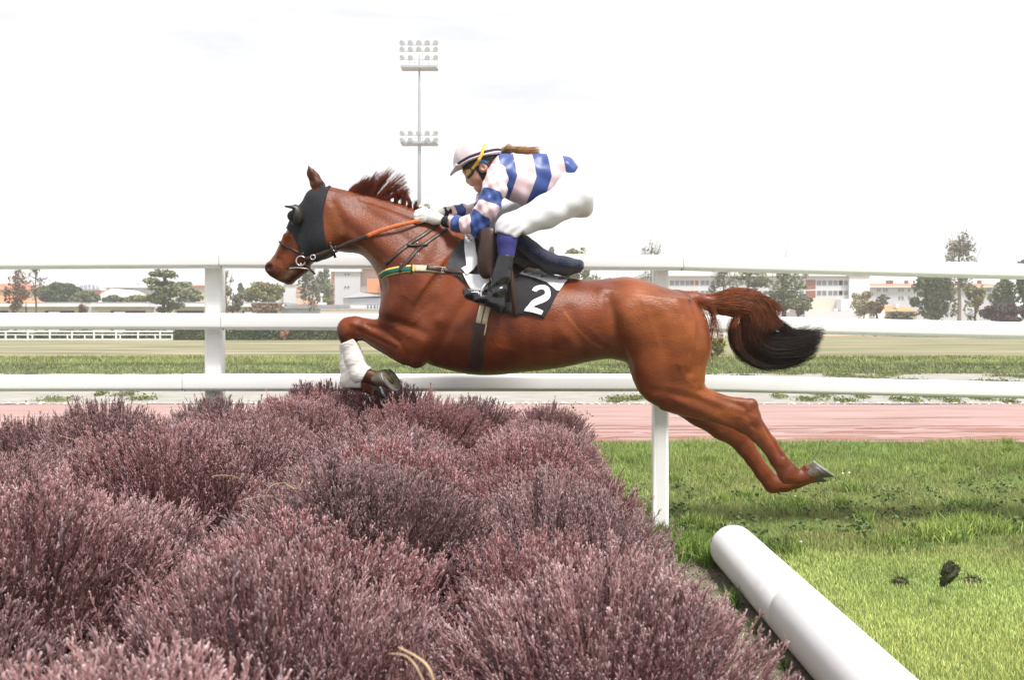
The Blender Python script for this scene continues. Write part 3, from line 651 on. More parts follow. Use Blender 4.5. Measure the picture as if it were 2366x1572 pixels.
tree('green_tree', 'olive rounded tree over the horse back', 1378, 622, 44, 108, L_mid, 700, 18, 2600, 0.19, spread=0.36)
tree('green_tree', 'tiny olive tree top peeping over the rail left of the yellow one', 1276, 575, 16, 120, L_grey, 640, 8, 600, 0.17)
tree('bare_tree', 'bare twiggy tree above the rail at the right fence post', 1505, 550, 32, 95, L_grey, 690, 16, 420, 0.11, bare=9, tr=0.14)
tree('bare_tree', 'leafless tree in front of the school windows, near the right fence post', 1668, 588, 40, 96, L_grey, 700, 16, 520, 0.13, bare=9, tr=0.14)
tree('cedar_tree', 'wide layered tree hiding the school windows above the horse tail', 1735, 622, 52, 97, L_mid, 690, 18, 1100, 0.15, layered=True, bare=3, tr=0.16)
tree('cedar_tree', 'dark trunked spreading tree beside the bend of the horse tail', 1808, 584, 54, 90, L_mid, 726, 26, 1900, 0.15, layered=True, bare=4, tr=0.24, seed=8)
tree('green_tree', 'low grey-green tree mass beside the flat annex', 1844, 676, 36, 92, L_grey, 728, 16, 1900, 0.15, spread=0.36)
tree('lime_tree', 'pale yellow-leaved tree against the bright school end wall', 1995, 670, 34, 100, L_pale, 738, 18, 1500, 0.14, bare=3, tr=0.1)
tree('bush', 'rusty leaning bush right of the pale tree', 2022, 690, 20, 98, L_red, 735, 10, 800, 0.14, cat='bush')
tree('pine_tree', 'small dark flat-topped pine in front of the tiled apartments', 2042, 680, 16, 125, L_dark, 706, 9, 650, 0.17, layered=True)
tree('bush', 'grey-green garden bushes under the orange cottage', 2090, 719, 44, 96, L_grey, 742, 14, 1700, 0.14, cat='bush')
tree('oak_tree', 'big dark olive tree in front of the tiled apartments', 2160, 622, 56, 92, L_mid, 740, 32, 4300, 0.16, spread=0.34, tr=0.2)
tree('tall_tree', 'tall sparse tree rising above the top rail at the right', 2214, 526, 44, 89, L_grey, 690, 28, 1150, 0.12, bark=M_bark2, bare=6, tr=0.20, seed=21)
tree('yellow_tree', 'bright yellow-green tree right of the tall pale trunk', 2252, 652, 26, 98, L_yel, 738, 14, 2100, 0.16, spread=0.36)
tree('green_tree', 'grey green tree left of the dark conifer at the right edge', 2318, 644, 34, 95, L_mid, 735, 18, 3000, 0.16, spread=0.36)
tree('conifer_tree', 'very dark conifer cut by the right edge of the picture', 2374, 600, 34, 93, L_dark, 735, 20, 4200, 0.16, spread=0.36)
tree('bush', 'wide purple-brown bush at the right edge above the middle rail', 2330, 700, 58, 84, L_pur, 748, 24, 5200, 0.12, spread=0.34, bare=2, tr=0.05, cat='bush')
tree('bush', 'yellow-green bush on the bank behind the horse hindquarters', 1652, 776, 26, 31, L_yel, 862, 14, 1500, 0.055, spread=0.36, tr=0.03, cat='bush')
tree('bush', 'dark low bush on the bank glimpsed under the horse belly', 1396, 834, 38, 30, L_dark, 856, 12, 1300, 0.055, spread=0.36, trunk=False, cat='bush')
h2 = thing('shrub_row', 'low dark green shrub row right behind the far white fence', 'hedge', (*P(120, 745, 78)[:2], 0))
def shrub_row():
    n = 9000; x0, x1 = P(-160, 745, 78)[0], P(400, 745, 78)[0]; X = RNG.uniform(x0, x1, n); Z = RNG.uniform(0.0, 1, n)*(0.62+0.12*np.sin(X*1.1)+.08*np.sin(X*3.7)); v, f = leafcloud(np.stack([X, 78+RNG.normal(0, .2, n), np.abs(Z)+.02], 1), None, 0.10)
    mesh('foliage', v, f, L_dark, h2, origin=(x0, 78, 0)); MB().box(x0, x1, 78.1, 78.7, 0, .5).build('stems', M_bark, h2)
shrub_row()
hb = thing('clipped_hedge', 'low clipped green hedge at the end of the far white fence', 'hedge', (*P(650, 745, 76)[:2], 0))
def hedge_far():
    n = 15000; x0, x1 = P(402, 745, 76)[0], P(1000, 745, 76)[0]
    u = RNG.uniform(0, 1, n); X = x0+(x1-x0)*u; a = RNG.uniform(0, 1, n)
    top = 1.36+0.08*np.sin(X*1.7)+0.05*np.sin(X*5.1)
    Z = np.where(a < 0.7, RNG.uniform(0.02, 1, n)*top, top); Y = np.where(a < 0.7, 76+RNG.normal(0, 0.09, n), 76+RNG.uniform(0, 1.4, n))
    v, f = leafcloud(np.stack([X, Y, Z], 1), None, 0.10); mesh('foliage', v, f, mat('hedge_leaf', (0.045, 0.075, 0.028), 0.75, 0.12, scale=0.8, col2=(0.13, 0.15, 0.05), detail=6), hb, origin=(x0, 76, 0))
    MB().box(x0, x1, 76.15, 77.3, 0, 1.25).build('stems', mat('hedge_inside', (0.03, 0.035, 0.02), 0.9, 0.05), hb)
hedge_far()
tree('bush', 'rust orange dead patch of bush in the clipped hedge', 658, 757, 9, 75.6, mat('dead_leaf', (0.40, 0.19, 0.09), 0.8, 0.1, col2=(0.55, 0.30, 0.17)), 789, 8, 500, 0.09, spread=0.45, trunk=False, cat='bush')
mk = thing('track_marker', 'tiny black and white marker ball on the far grass', 'marker', (*PG(699, 846), 0)); mx_, my_ = PG(699, 846)
MB().ball((mx_, my_, 0.10), 0.07).build('ball', M_trimw, mk); MB().ball((mx_+0.02, my_-0.02, 0.24), (0.05, 0.06, 0.07)).build('cap', M_dark, mk)

# ---- floodlight mast
M_galv = mat('galvanised_steel', (0.42, 0.43, 0.47), 0.45, 0.4, var=0.08, metal=0.3, scale=1)
M_lampglass = mat('lamp_glass', (0.72, 0.74, 0.78), 0.25, 0.5, var=0.1)
def mast():
    D = 105.0; k = D/F; X = (969-CX)*k; z = lambda y: CH-(y-HY)*k
    root = thing('floodlight_mast', 'tall grey floodlight mast with two lamp platforms against the white sky', 'floodlight', (X, D, 0))
    MB().tube([(X, D, 0), (X, D, z(331)), (X, D, z(200)), (X, D, z(125))], [0.26, 0.17, 0.125, 0.07], 12).build('mast_pole', M_galv, root, origin=(X, D, 0), smooth=True)
    lamps = []
    for yp, rows in ((156, ((101, 5), (116, 5), (135, 5))), (331, ((309, 5), (325, 5)))):
        w2 = 42*k
        pf = MB(); pf.box(X-w2, X+w2, D-0.55, D-0.45, z(yp+3), z(yp-3)); pf.box(X-w2, X+w2, D-0.55, D+0.9, z(yp+1.5)-0.03, z(yp+1.5)); pf.box(X-w2, X+w2, D+0.85, D+0.9, z(yp+3), z(yp-3)); pf.build('platform', M_galv, root)
        fr = MB(); t = 0.028
        ys = [r[0]+5 for r in rows]
        for y in ys: fr.tube([(X-w2, D-0.5, z(y)), (X+w2, D-0.5, z(y))], t, 5)
        for dx in (-9, 9): fr.tube([(X+dx*k, D-0.5, z(yp)), (X+dx*k, D-0.5, z(rows[0][0]+5))], t, 5)
        for dx in (-42, -22, 22, 42): fr.tube([(X+dx*k, D-0.5, z(yp)), (X+dx*k, D-0.5, z(rows[-1][0]+5))], t*0.6, 4); fr.tube([(X+dx*k, D+0.85, z(yp)), (X+dx*k, D+0.85, z(yp-16))], t*0.6, 4)
        fr.tube([(X-w2, D+0.85, z(yp-16)), (X+w2, D+0.85, z(yp-16))], t*0.6, 4)
        fr.build('lamp_frame', M_galv, root)
        for y, n in rows:
            for i in range(n):
                if i == 2 and y in (135, 325): continue
                lamps.append((X+(-38+19*i)*k, z(y), -0.5+0.25*i))
    for x, zz, yaw in lamps:
        # a round floodlight head with housing, rim, glass and yoke, facing the track and tilted down
        n = 14; d = Vector((yaw, -0.75, -0.55)).normalized(); a = d.orthogonal().normalized(); b_ = d.cross(a); c = Vector((x, D-0.62, zz))
        prof = [(-0.20, 0.05), (-0.17, 0.13), (-0.05, 0.21), (0.05, 0.245), (0.07, 0.25), (0.07, 0.225)]
        v = [tuple(c+d*s+(a*math.cos(2*math.pi*j/n)+b_*math.sin(2*math.pi*j/n))*r) for s, r in prof for j in range(n)]
        f = [(i*n+j, i*n+(j+1) % n, (i+1)*n+(j+1) % n, (i+1)*n+j) for i in range(len(prof)-1) for j in range(n)]+[tuple(range(n))[::-1]]
        o = mesh('floodlight_head', v, f, M_galv, root, origin=c, smooth=True)
        gv = [tuple(c+d*0.062+(a*math.cos(2*math.pi*j/n)+b_*math.sin(2*math.pi*j/n))*0.226) for j in range(n)]
        mesh('lamp_glass', gv, [tuple(range(n))], M_lampglass, o)
        yk = MB(); yk.tube([c+Vector((0.27, 0.05, 0)), c+Vector((0.27, 0.1, -0.26)), c+Vector((0, 0.12, -0.3)), c+Vector((-0.27, 0.1, -0.26)), c+Vector((-0.27, 0.05, 0))], 0.022, 4); yk.build('yoke', M_galv, o)
mast()

# ================================================================== THE HORSE
def coat_material():
    m = mat('chestnut_coat', (0.100, 0.0200, 0.0058), 0.38, 0.27, scale=7.0, col2=(0.184, 0.0425, 0.0115), bump=0.30, bscale=150, attr='tint', stretch=(.5, 1, 1), detail=8, ramp=(.36, .64))
    return m
M_coat = coat_material()
HL = 3.2
def horse_field():
    s = SDF((596, 372, -152), (1950, 1165, 152), HL)
    # trunk: (top, bottom, half width, w centre, egg)
    T = [(888, 650, 716, 46, .1), (903, 622, 752, 74, .15), (940, 585, 806, 90, .22), (985, 560, 838, 98, .28), (1040, 548, 856, 104, .32), (1100, 560, 866.5, 114, .26), (1150, 592, 866.5, 122, .16),
         (1200, 622, 861, 127, .10), (1260, 639, 855, 127, .06), (1311, 643.5, 847, 122, .05), (1366, 647, 835, 113, .02), (1411, 643.5, 830, 112, .0), (1448, 640, 838, 117, -.02), (1485, 648, 842, 119, -.02),
         (1530, 663, 850, 115, -.02), (1575, 680, 860, 104, .0), (1605, 704, 858, 88, .05), (1626, 740, 845, 66, .05), (1638, 785, 822, 34, 0)]
    s.loft([((u, a), (u, b), hw, 0, e) for u, a, b, hw, e in T], 6, 2.25, axis=(1, 0))
    # neck
    s.loft([((762, 430), (722, 492), 36, 0, .1), ((806, 440), (744, 532), 44, 0, .25), ((868, 455), (784, 581), 52, 0, .38), ((925, 470), (839, 592), 62, 0, .42), ((975, 489), (872, 634), 74, 0, .42), ((1022, 512), (893, 690), 88, 0, .42), ((1075, 548), (925, 755), 97, 0, .3)], 18, 2.2)
    # head
    s.loft([((744, 424), (768, 462), 30), ((721, 436), (778, 490), 41), ((703, 466), (786, 525), 46), ((688, 482), (788, 556), 46, 0, .08), ((668, 524), (764, 588), 39, 0, .2), ((648, 560), (727, 605), 31, 0, .15), ((634, 589), (700, 626), 27, 0, .05), ((622, 607), (678, 638), 27), ((616, 620), (664, 646), 25), ((621, 634), (652, 655), 20)], 10, 2.3)
    for sg in (1, -1):
        s.ell((752, 548, sg*20), (38, 44, 30), 25, 8)               # cheek
        s.ell((690, 503, sg*36), (15, 12, 12), 0, 6)                # eye socket
        s.rc((668, 548, sg*26), (650, 590, sg*20), 9, 6, 8)         # facial crest
        s.ell((629, 620, sg*20), (13, 15, 10), 0, 6)                # nostril wing
        s.ell((628, 619, sg*30), (6.5, 9.5, 9), 20, 2, 's')         # nostril hole
    s.chain([(704, 618, 0), (684, 632, 0), (667, 644, 0)], [13, 13, 13.5], 3, 1.6)     # lower jaw and chin
    s.ell((668, 648, 0), (13, 10, 18), 0, 5)
    s.rc((703, 612, 30), (644, 653, 30), 2.0, 2.6, 2, 1, 's'); s.rc((703, 612, -30), (644, 653, -30), 2.0, 2.6, 2, 1, 's')   # mouth slit
    # ears
    for sg, du in ((1, 0), (-1, 1)):
        s.chain([(740+du, 446, sg*20), (734+du, 428, sg*22), (723+du, 404, sg*24), (716.5+du, 383, sg*25)], [10, 13, 9.5, 1.5], 5, .75)
        s.chain([(726+du, 424, sg*31), (719+du, 402, sg*33), (716+du, 392, sg*33)], [4.5, 4, 1.5], 3, 1, 's')
    # dock of the tail
    s.chain([(1568, 688, 0), (1605, 692, 0), (1650, 698, 0), (1690, 703, 0)], [18, 16, 13, 8], 12)
    # ---- fore legs
    def foreleg(sg, du=0, dv=0, cannon=None):
        W = lambda w: sg*w
        Q = lambda u, v, w: q(u+du, v+dv, W(w))
        s.ell(Q(925, 715, 62), (46, 62, 34), 25, 16)                # shoulder point
        s.ell(Q(975, 770, 66), (48, 58, 38), -40, 16)               # triceps
        s.chain([Q(1000, 790, 66), Q(964, 826, 62), Q(957, 836, 60)], [26, 15, 8], 14)   # elbow
        prs = [((965, 742), (992, 842), 34, 60), ((925, 739), (946, 839), 36, 57), ((886, 738.5), (906, 818), 31, 52), ((850, 736.5), (870, 797), 26, 48), ((829, 733), (846, 783), 22, 46), ((806, 730), (818, 789), 22, 45), ((789, 743), (802, 794), 20, 45), ((780, 758), (787, 782), 12, 45)]
        s.loft([(Q(*a, w)[:2], Q(*b, w)[:2], hw, W(w)) for a, b, hw, w in prs], 9, 2.1)
        s.ell(Q(803, 758, 45), (23, 27, 20), 35, 6)                 # knee
        s.chain([Q(*c[:2], 45) for c in cannon], [c[2] for c in cannon], 7, .8)
    foreleg(1, 0, 0, [(804, 772, 20), (808, 795, 16), (818, 830, 17), (830, 862, 18), (840, 866, 16), (858, 872, 15), (870, 876, 17)])
    foreleg(-1, 2, 6, [(806, 772, 19), (802, 795, 14), (803, 840, 14), (806, 872, 16), (818, 882, 14), (842, 888, 13), (862, 895, 15)])
    # ---- hind legs
    for sg in (1,):
        Q = lambda u, v, w: q(u, v, sg*w)
        s.loft([(Q(*a, 52)[:2], Q(*b, 52)[:2], hw, sg*wc) for a, b, hw, wc in
                [((1596, 690), (1420, 690), 52, 50), ((1628, 752), (1430, 752), 60, 54), ((1639, 805), (1442, 805), 60, 56), ((1631, 845), (1452, 850), 55, 56), ((1627, 880), (1464, 885), 48, 55), ((1622, 905), (1478, 912), 42, 54), ((1608, 926), (1500, 933), 34, 52), ((1580, 945), (1530, 945), 20, 52)]], 14, 2.2, axis=(0, 1))
        s.loft([(Q(*a, 50)[:2], Q(*b, 50)[:2], hw, sg*wc) for a, b, hw, wc in
                [((1616, 850), (1490, 927), 44, 54), ((1628, 880), (1520, 940), 42, 53), ((1645, 901), (1556, 950), 36, 51), ((1671, 914), (1600, 962), 29, 49), ((1701, 922), (1648, 975), 22, 47), ((1728, 922), (1690, 990), 19, 46), ((1748, 930), (1712, 1002), 17, 45), ((1758, 958), (1735, 1008), 15, 45)]], 10, 2.1)
        s.ell(Q(1737, 934, 45), (13, 12, 13), 40, 6)                # point of hock
        s.chain([Q(1732, 972, 45), Q(1752, 1000, 45), Q(1776, 1028, 44), Q(1798, 1062, 43), Q(1821, 1094, 43)], [27, 22.5, 19.5, 19.5, 22], 6, .72)
        s.ell(Q(1829, 1086, 43), (12, 14, 13), 30, 6)               # fetlock tuft
        s.chain([Q(1820, 1098, 43), Q(1842, 1104, 42), Q(1862, 1100, 41), Q(1876, 1095, 41)], [22, 17, 17, 19], 6, .85)
        s.ell(Q(1862, 1083, 41), (9, 9, 14), 30, 4)                 # heel bulbs
    for sg in (-1,):
        Q = lambda u, v, w: q(u, v, sg*w)
        s.loft([((1596, 690), (1420, 690), 52, -50), ((1628, 752), (1430, 752), 60, -54), ((1634, 805), (1442, 805), 60, -56), ((1622, 860), (1464, 860), 50, -56), ((1612, 905), (1490, 912), 42, -54), ((1596, 930), (1510, 935), 30, -52)], 14, 2.2, axis=(0, 1))
        s.chain([Q(1560, 905, 54), Q(1620, 948, 50), Q(1670, 986, 47), Q(1704, 1008, 45)], [46, 38, 31, 27], 10, .75)
        s.chain([Q(1704, 1008, 45), Q(1722, 1034, 45), Q(1742, 1062, 44), Q(1764, 1094, 43), Q(1786, 1120, 43)], [27, 22, 19, 19, 21], 6, .72)
        s.chain([Q(1786, 1119, 43), Q(1814, 1121, 42), Q(1840, 1112, 41), Q(1862, 1104, 41)], [21, 17, 17, 18], 6, .85)
    return s
HF = horse_field()
def sdf_mesh(name, s, m, parent=None, origin=None, it=1, strokes=None, tint=None, attrs=None):
    v, f = s.nets(it)
    if strokes:
        n = vnorm(v, f); g = (v[f[:, 0]]*np.cross(v[f[:, 1]], v[f[:, 2]])).sum()
        if g < 0: n = -n
        disp = np.zeros(len(v))
        for pts, sig, amp in strokes:
            for sg in (1, -1):
                kk = 1-(60 if sg > 0 else -60)/F
                pp = [(CX+(a-CX)*kk, HY+(b-HY)*kk) for a, b in pts]
                d = segd(pp, v[:, 0], v[:, 1]); disp += amp*np.exp(-(d/sig)**2)*np.clip(sg*n[:, 2]*1.6, 0, 1)*(v[:, 2]*sg > 0)
        v = v+n*disp[:, None]; v = v*0.6+0.4*neigh(v, f)
    x = uvw2xyz(v)
    vol = (x[f[:, 0]]*np.cross(x[f[:, 1]]-x[f[:, 0]], x[f[:, 2]]-x[f[:, 0]])).sum()
    c = x.mean(0); vol = ((x[f[:, 0]]-c)*np.cross(x[f[:, 1]]-c, x[f[:, 2]]-c)).sum()
    if vol < 0: f = f[:, ::-1].copy()
    at = dict(attrs or {})
    if tint is not None: at['tint'] = tint(v)
    o = mesh(name, x, f, m, parent, origin, True, at)
    return o, v, f
# relief of the muscles: (polyline in the side view, width, height); + ridges, - grooves
STR = [([(1085, 690), (1050, 745), (1018, 800), (1000, 828)], 13, -6), ([(1000, 700), (975, 745), (945, 770)], 16, -3.5), ([(905, 745), (945, 752), (985, 770)], 10, -4), ([(1010, 740), (985, 790), (968, 822)], 16, 5),
       ([(985, 575), (960, 640), (925, 690), (905, 720)], 20, 5), ([(1040, 600), (1020, 660), (990, 720)], 18, -3), ([(1060, 620), (1045, 690), (1020, 740)], 16, 3),
       ([(792, 560), (826, 580), (868, 622), (890, 660)], 12, -4.5), ([(780, 480), (830, 520), (880, 570), (930, 600)], 22, 4), ([(800, 520), (850, 560), (890, 600)], 10, -2.5),
       ([(768, 470), (790, 510), (797, 548), (788, 575)], 8, -2.6), ([(830, 455), (900, 478), (970, 505), (1010, 530)], 7, -3),
       ([(850, 752), (885, 762), (925, 790)], 6, -3.5), ([(830, 765), (870, 783), (915, 806)], 6, -2.5), ([(815, 748), (850, 758)], 5, 2.5), ([(862, 742), (910, 752), (945, 775)], 9, 3),
       ([(1402, 690), (1408, 720), (1425, 790), (1448, 850)], 13, -8), ([(1400, 686), (1392, 670)], 16, 4), ([(1440, 720), (1460, 790), (1478, 860), (1500, 910)], 22, 5), ([(1510, 740), (1530, 820), (1540, 880)], 18, -3.5),
       ([(1596, 700), (1612, 745), (1606, 800), (1590, 860)], 9, -5), ([(1560, 700), (1580, 770), (1575, 840)], 16, 4), ([(1470, 680), (1540, 710)], 22, 3),
       ([(1500, 900), (1540, 905), (1600, 920), (1660, 945)], 9, -3), ([(1612, 900), (1670, 925), (1718, 940)], 6, -4), ([(1560, 925), (1630, 955), (1690, 985)], 8, 3),
       ([(1766, 985), (1786, 1018), (1808, 1056)], 5, -4), ([(1752, 1000), (1776, 1036), (1800, 1075)], 5, 2.5), ([(1722, 960), (1740, 985)], 7, -3), ([(1700, 1000), (1718, 1030)], 7, -3), ([(1730, 1055), (1756, 1092)], 5, -3),
       ([(1180, 740), (1175, 800), (1185, 850)], 12, -1.6), ([(1225, 745), (1222, 800), (1230, 845)], 12, -1.6), ([(1270, 745), (1272, 800), (1280, 838)], 12, -1.8), ([(1315, 720), (1330, 770), (1345, 815)], 14, -2.5), ([(1290, 760), (1330, 800), (1400, 835)], 12, 2),
       ([(660, 545), (650, 585)], 6, -2), ([(700, 560), (680, 600), (668, 622)], 7, -2.5), ([(640, 600), (655, 625), (650, 645)], 5, -1.5)]
STR = [(p_, s_, a_*1.0) for p_, s_, a_ in STR]
# veins, tendons, skin folds
VEINS = [([(1150, 800), (1200, 815), (1260, 812), (1320, 822), (1370, 815)], 4, 1.5), ([(985, 720), (960, 745), (935, 748), (905, 752)], 4, 1.6), ([(925, 640), (935, 680), (960, 700)], 4, 1.2), ([(650, 560), (665, 585), (662, 605)], 3.6, 1.2), ([(745, 505), (742, 545), (722, 585)], 4, 1.2),
        ([(1560, 840), (1580, 880), (1640, 915), (1700, 935)], 4, 1.8), ([(1480, 700), (1500, 760), (1515, 800)], 5, 1.3), ([(1748, 965), (1765, 1000), (1790, 1040), (1812, 1080)], 3.6, 2), ([(1740, 985), (1765, 1020), (1790, 1062)], 3.4, -1.8), ([(1690, 960), (1720, 965), (1745, 985)], 4, 1.6), ([(1715, 945), (1735, 955)], 4, -2.2),
        ([(840, 745), (870, 752), (900, 770)], 4, 1.8), ([(825, 772), (860, 784), (900, 802)], 4, 1.6), ([(800, 745), (812, 760), (806, 776)], 5, -2.2), ([(880, 590), (900, 620), (905, 660)], 6, 2), ([(1395, 800), (1420, 830), (1448, 850)], 6, -3), ([(1360, 760), (1400, 800), (1440, 838)], 7, 2),
        ([(1120, 760), (1125, 850)], 6, -1.4), ([(1060, 770), (1040, 830), (1020, 848)], 8, -2.5), ([(930, 800), (950, 828)], 6, -2.5), ([(1420, 660), (1500, 690), (1560, 730)], 10, -2), ([(1310, 655), (1400, 656), (1470, 660)], 9, -1.6), ([(830, 475), (900, 520), (960, 570), (990, 610)], 9, -2), ([(860, 470), (930, 510), (1000, 560)], 9, 1.8)]
STR += [(p_, s_, a_*0.62) for p_, s_, a_ in VEINS]
def horse_tint(v):
    u, vv, ww = v[:, 0], v[:, 1], v[:, 2]
    t = np.ones((len(v), 3))
    def darken(d, sig, col):
        a = np.exp(-(np.maximum(d, 0)/sig)**2)[:, None]; t[:] = t*(1-a)+t*a*np.array(col)
    darken(np.hypot((u-625)/1.0, vv-632), 30, (0.42, 0.55, 0.8))           # dark muzzle
    darken(segd([(690, 622), (668, 650)], u, vv), 14, (0.45, 0.6, 0.9))
    pk = np.exp(-(segd([(676, 626), (650, 648)], u, vv)/5.5)**2)[:, None]; t[:] = t*(1-pk)+pk*np.array((1.5, 4.5, 9.5))     # pinkish lip
    darken(np.hypot(u-628, vv-619)-4, 5, (0.25, 0.3, 0.4))
    darken(segd([(784, 768), (790, 788), (815, 790)], u, vv), 16, (0.38, 0.4, 0.5)); darken(segd([(846, 862), (880, 884)], u, vv), 18, (0.42, 0.6, 0.8))
    darken(segd([(1745, 960), (1735, 930)], u, vv), 12, (0.7, 0.7, 0.7)); darken(np.hypot(u-1850, vv-1088), 16, (0.75, 0.9, 1.2))
    darken(segd([(738, 432), (728, 412), (717, 386)], u, vv), 11, (0.42, 0.45, 0.6))
    a = np.exp(-(segd([(1470, 720), (1560, 800), (1610, 890), (1660, 940)], u, vv)/70)**2)[:, None]; t[:] = t*(1+a*np.array((0.55, 0.92, 0.72)))   # hindquarters brighter and more orange: sunlight painted into the coat tint
    a = np.exp(-(segd([(772, 490), (785, 545)], u, vv)/18)**2)[:, None]; t[:] = t*(1+a*np.array((0.15, 0.5, 0.5)))
    a = np.exp(-(segd([(1298, 722), (1325, 757), (1352, 785), (1382, 802)], u, vv)/2.6)**2)[:, None]; t[:] = t*(1+a*np.array((0.7, 1.3, 1.3)))   # old scratch on the flank
    a = np.exp(-(((u-1628)/26)**2+((vv-830)/60)**2))[:, None]; t[:] = t*(1+a*np.array((0.18, 0.35, 0.2)))  # lighter buttock edge: sunlit side painted into the tint
    return t
horse, HV, HFc = sdf_mesh('horse', HF, M_coat, origin=uvw2xyz([(1250, 760, 0)])[0], it=2, strokes=STR, tint=horse_tint)
tag(horse, 'chestnut racehorse in mid leap over the heather hedge, wearing a black hood', 'horse')
BVH = BVHTree.FromPolygons([Vector(p) for p in HV], [tuple(int(i) for i in r) for r in HFc])
CAMW = Vector((CX, HY, F))
def hit(u, v, sg=1, miss=20.0):
    """where the side of the horse lies under photo pixel (u, v); sg=-1: the far side, mirrored"""
    if sg > 0:
        d = (Vector((u, v, 0))-CAMW).normalized(); r = BVH.ray_cast(CAMW+d*(F*0.7), d)
        return np.array(r[0]) if r[0] is not None else np.array(q(u, v, miss))
    p = hit(u, v, 1, miss); o = Vector((p[0], p[1], -300)); r = BVH.ray_cast(o, Vector((0, 0, 1)))
    return np.array(r[0]) if r[0] is not None else np.array([p[0], p[1], -miss])
def patch(name, poly, off, m, parent=None, thick=2.0, grid=7.0, both=False, smooth_w=0.0, wave=0.0, miss=20.0, origin=None, sink=0.0):
    """cloth or leather cut to a side-view outline and laid over the horse"""
    pts = []
    n = len(poly)
    for i in range(n):
        a, b = np.array(poly[i], float), np.array(poly[(i+1) % n], float); L = np.linalg.norm(b-a); k = max(1, int(L/grid))
        pts += [tuple(a+(b-a)*j/k) for j in range(k)]
    nb = len(pts); us = np.array(pts)
    gu, gv = np.meshgrid(np.arange(us[:, 0].min(), us[:, 0].max(), grid), np.arange(us[:, 1].min(), us[:, 1].max(), grid))
    gp = np.stack([gu.ravel(), gv.ravel()], 1); d = poly_d([tuple(p) for p in poly], gp[:, 0], gp[:, 1]); gp = gp[d < -grid*0.45]
    vs, es, fs, *_ = delaunay_2d_cdt([Vector(p) for p in pts]+[Vector(p) for p in gp], [(i, (i+1) % nb) for i in range(nb)], [], 1, 0.01)
    V, Fc = [], []
    for sg in ((1, -1) if both else (1,)):
        H = np.array([hit(p[0], p[1], sg, miss) for p in vs])
        if wave: H[:, 2] += sg*wave*(np.sin(H[:, 0]*0.14+H[:, 1]*0.05)+np.sin(H[:, 1]*0.11-H[:, 0]*0.03)*0.6)
        for lay in (off+thick, off):
            V.append(H+np.array([0, 0, sg*lay]))
        N = len(vs); b = sum(len(x) for x in V)-2*N
        for f in fs: Fc.append(tuple(b+i for i in f)); Fc.append(tuple(b+N+i for i in f)[::-1])
        cnt = {}
        for f in fs:
            for i in range(len(f)):
                e = (f[i], f[(i+1) % len(f)]); cnt[e] = 1
        for (i, j) in cnt:
            if (j, i) not in cnt: Fc.append((b+j, b+i, b+N+i, b+N+j))
    o = mesh(name, uvw2xyz(np.concatenate(V)), Fc, m, parent, origin, True)
    bm = bmesh.new(); bm.from_mesh(o.data); bmesh.ops.recalc_face_normals(bm, faces=bm.faces); bm.to_mesh(o.data); bm.free()
    for e in o.data.polygons: e.use_smooth = True
    md = o.modifiers.new('ws', 'WEIGHTED_NORMAL'); md.keep_sharp = False
    return o
def strip(name, pts, wd, off, m, parent=None, thick=2.2, free=None, n=None, both=False, miss=20.0, wend=None):
    """strap along a side-view line; free = w positions when it does not lie on the horse"""
    pts = np.asarray(pts, float); L = np.linalg.norm(np.diff(pts, axis=0), axis=1).sum(); n = n or max(4, int(L/6))
    c = spline(np.concatenate([pts, np.asarray(free, float)[:, None]], 1) if free is not None else pts, n); t = np.gradient(c[:, :2], axis=0); t /= np.linalg.norm(t, axis=1)[:, None]; nn = np.stack([-t[:, 1], t[:, 0]], 1)
    hw = np.linspace(wd, wend if wend is not None else wd, n)/2; V = []; Fc = []
    for sg in ((1, -1) if both else (1,)):
        rows = []
        for sd in (-1, -0.4, 0.4, 1):
            uv = c[:, :2]+nn*(hw*sd)[:, None]
            if free is not None: rows.append(np.array([[*q(a, b_, w_)[:2], sg*w_] for (a, b_), w_ in zip(uv, c[:, 2])]))
            else: rows.append(np.array([hit(a, b_, sg, miss) for a, b_ in uv]))
        H = np.stack(rows, 1); top = H+np.array([0, 0, sg*(off+thick)]); bot = H+np.array([0, 0, sg*off]); top[:, [0, 3], 2] -= sg*thick*0.35
        b = sum(len(x) for x in V); V += [top.reshape(-1, 3), bot.reshape(-1, 3)]; N = n*4
        for i in range(n-1):
            for j in range(3): a = b+i*4+j; Fc += [(a, a+1, a+5, a+4), (a+N, a+N+4, a+N+5, a+N+1)]
            for j in (0, 3): a = b+i*4+j; Fc.append((a, a+4, a+N+4, a+N))
        for i in (0, n-1): a = b+i*4; Fc += [(a, a+1, a+N+1, a+N), (a+1, a+2, a+N+2, a+N+1), (a+2, a+3, a+N+3, a+N+2)]
    o = mesh(name, uvw2xyz(np.concatenate(V)), Fc, m, parent, None, True)
    bm = bmesh.new(); bm.from_mesh(o.data); bmesh.ops.recalc_face_normals(bm, faces=bm.faces); bm.to_mesh(o.data); bm.free()
    return o
def uvt(u, v, w): return uvw2xyz([q(u, v, w)])[0]
def tube_uv(name, pts, r, m, parent=None, n=7):
    P3 = spline(np.array([uvw2xyz([q(*p)])[0] for p in pts]), max(4, len(pts)*5)); return MB().tube(P3, r*SPX, n).build(name, m, parent, smooth=True)
def ring(name, c, ru, rv, r, m, parent=None, rot=0.0):
    th = np.linspace(0, 2*math.pi, 25); cc, ss = math.cos(R(rot)), math.sin(R(rot))
    pts = [(c[0]+ru*math.cos(t)*cc-rv*math.sin(t)*ss, c[1]+ru*math.cos(t)*ss+rv*math.sin(t)*cc, c[2]) for t in th]
    return MB().tube([uvt(*p) for p in pts], r*SPX, 6).build(name, m, parent, smooth=True)

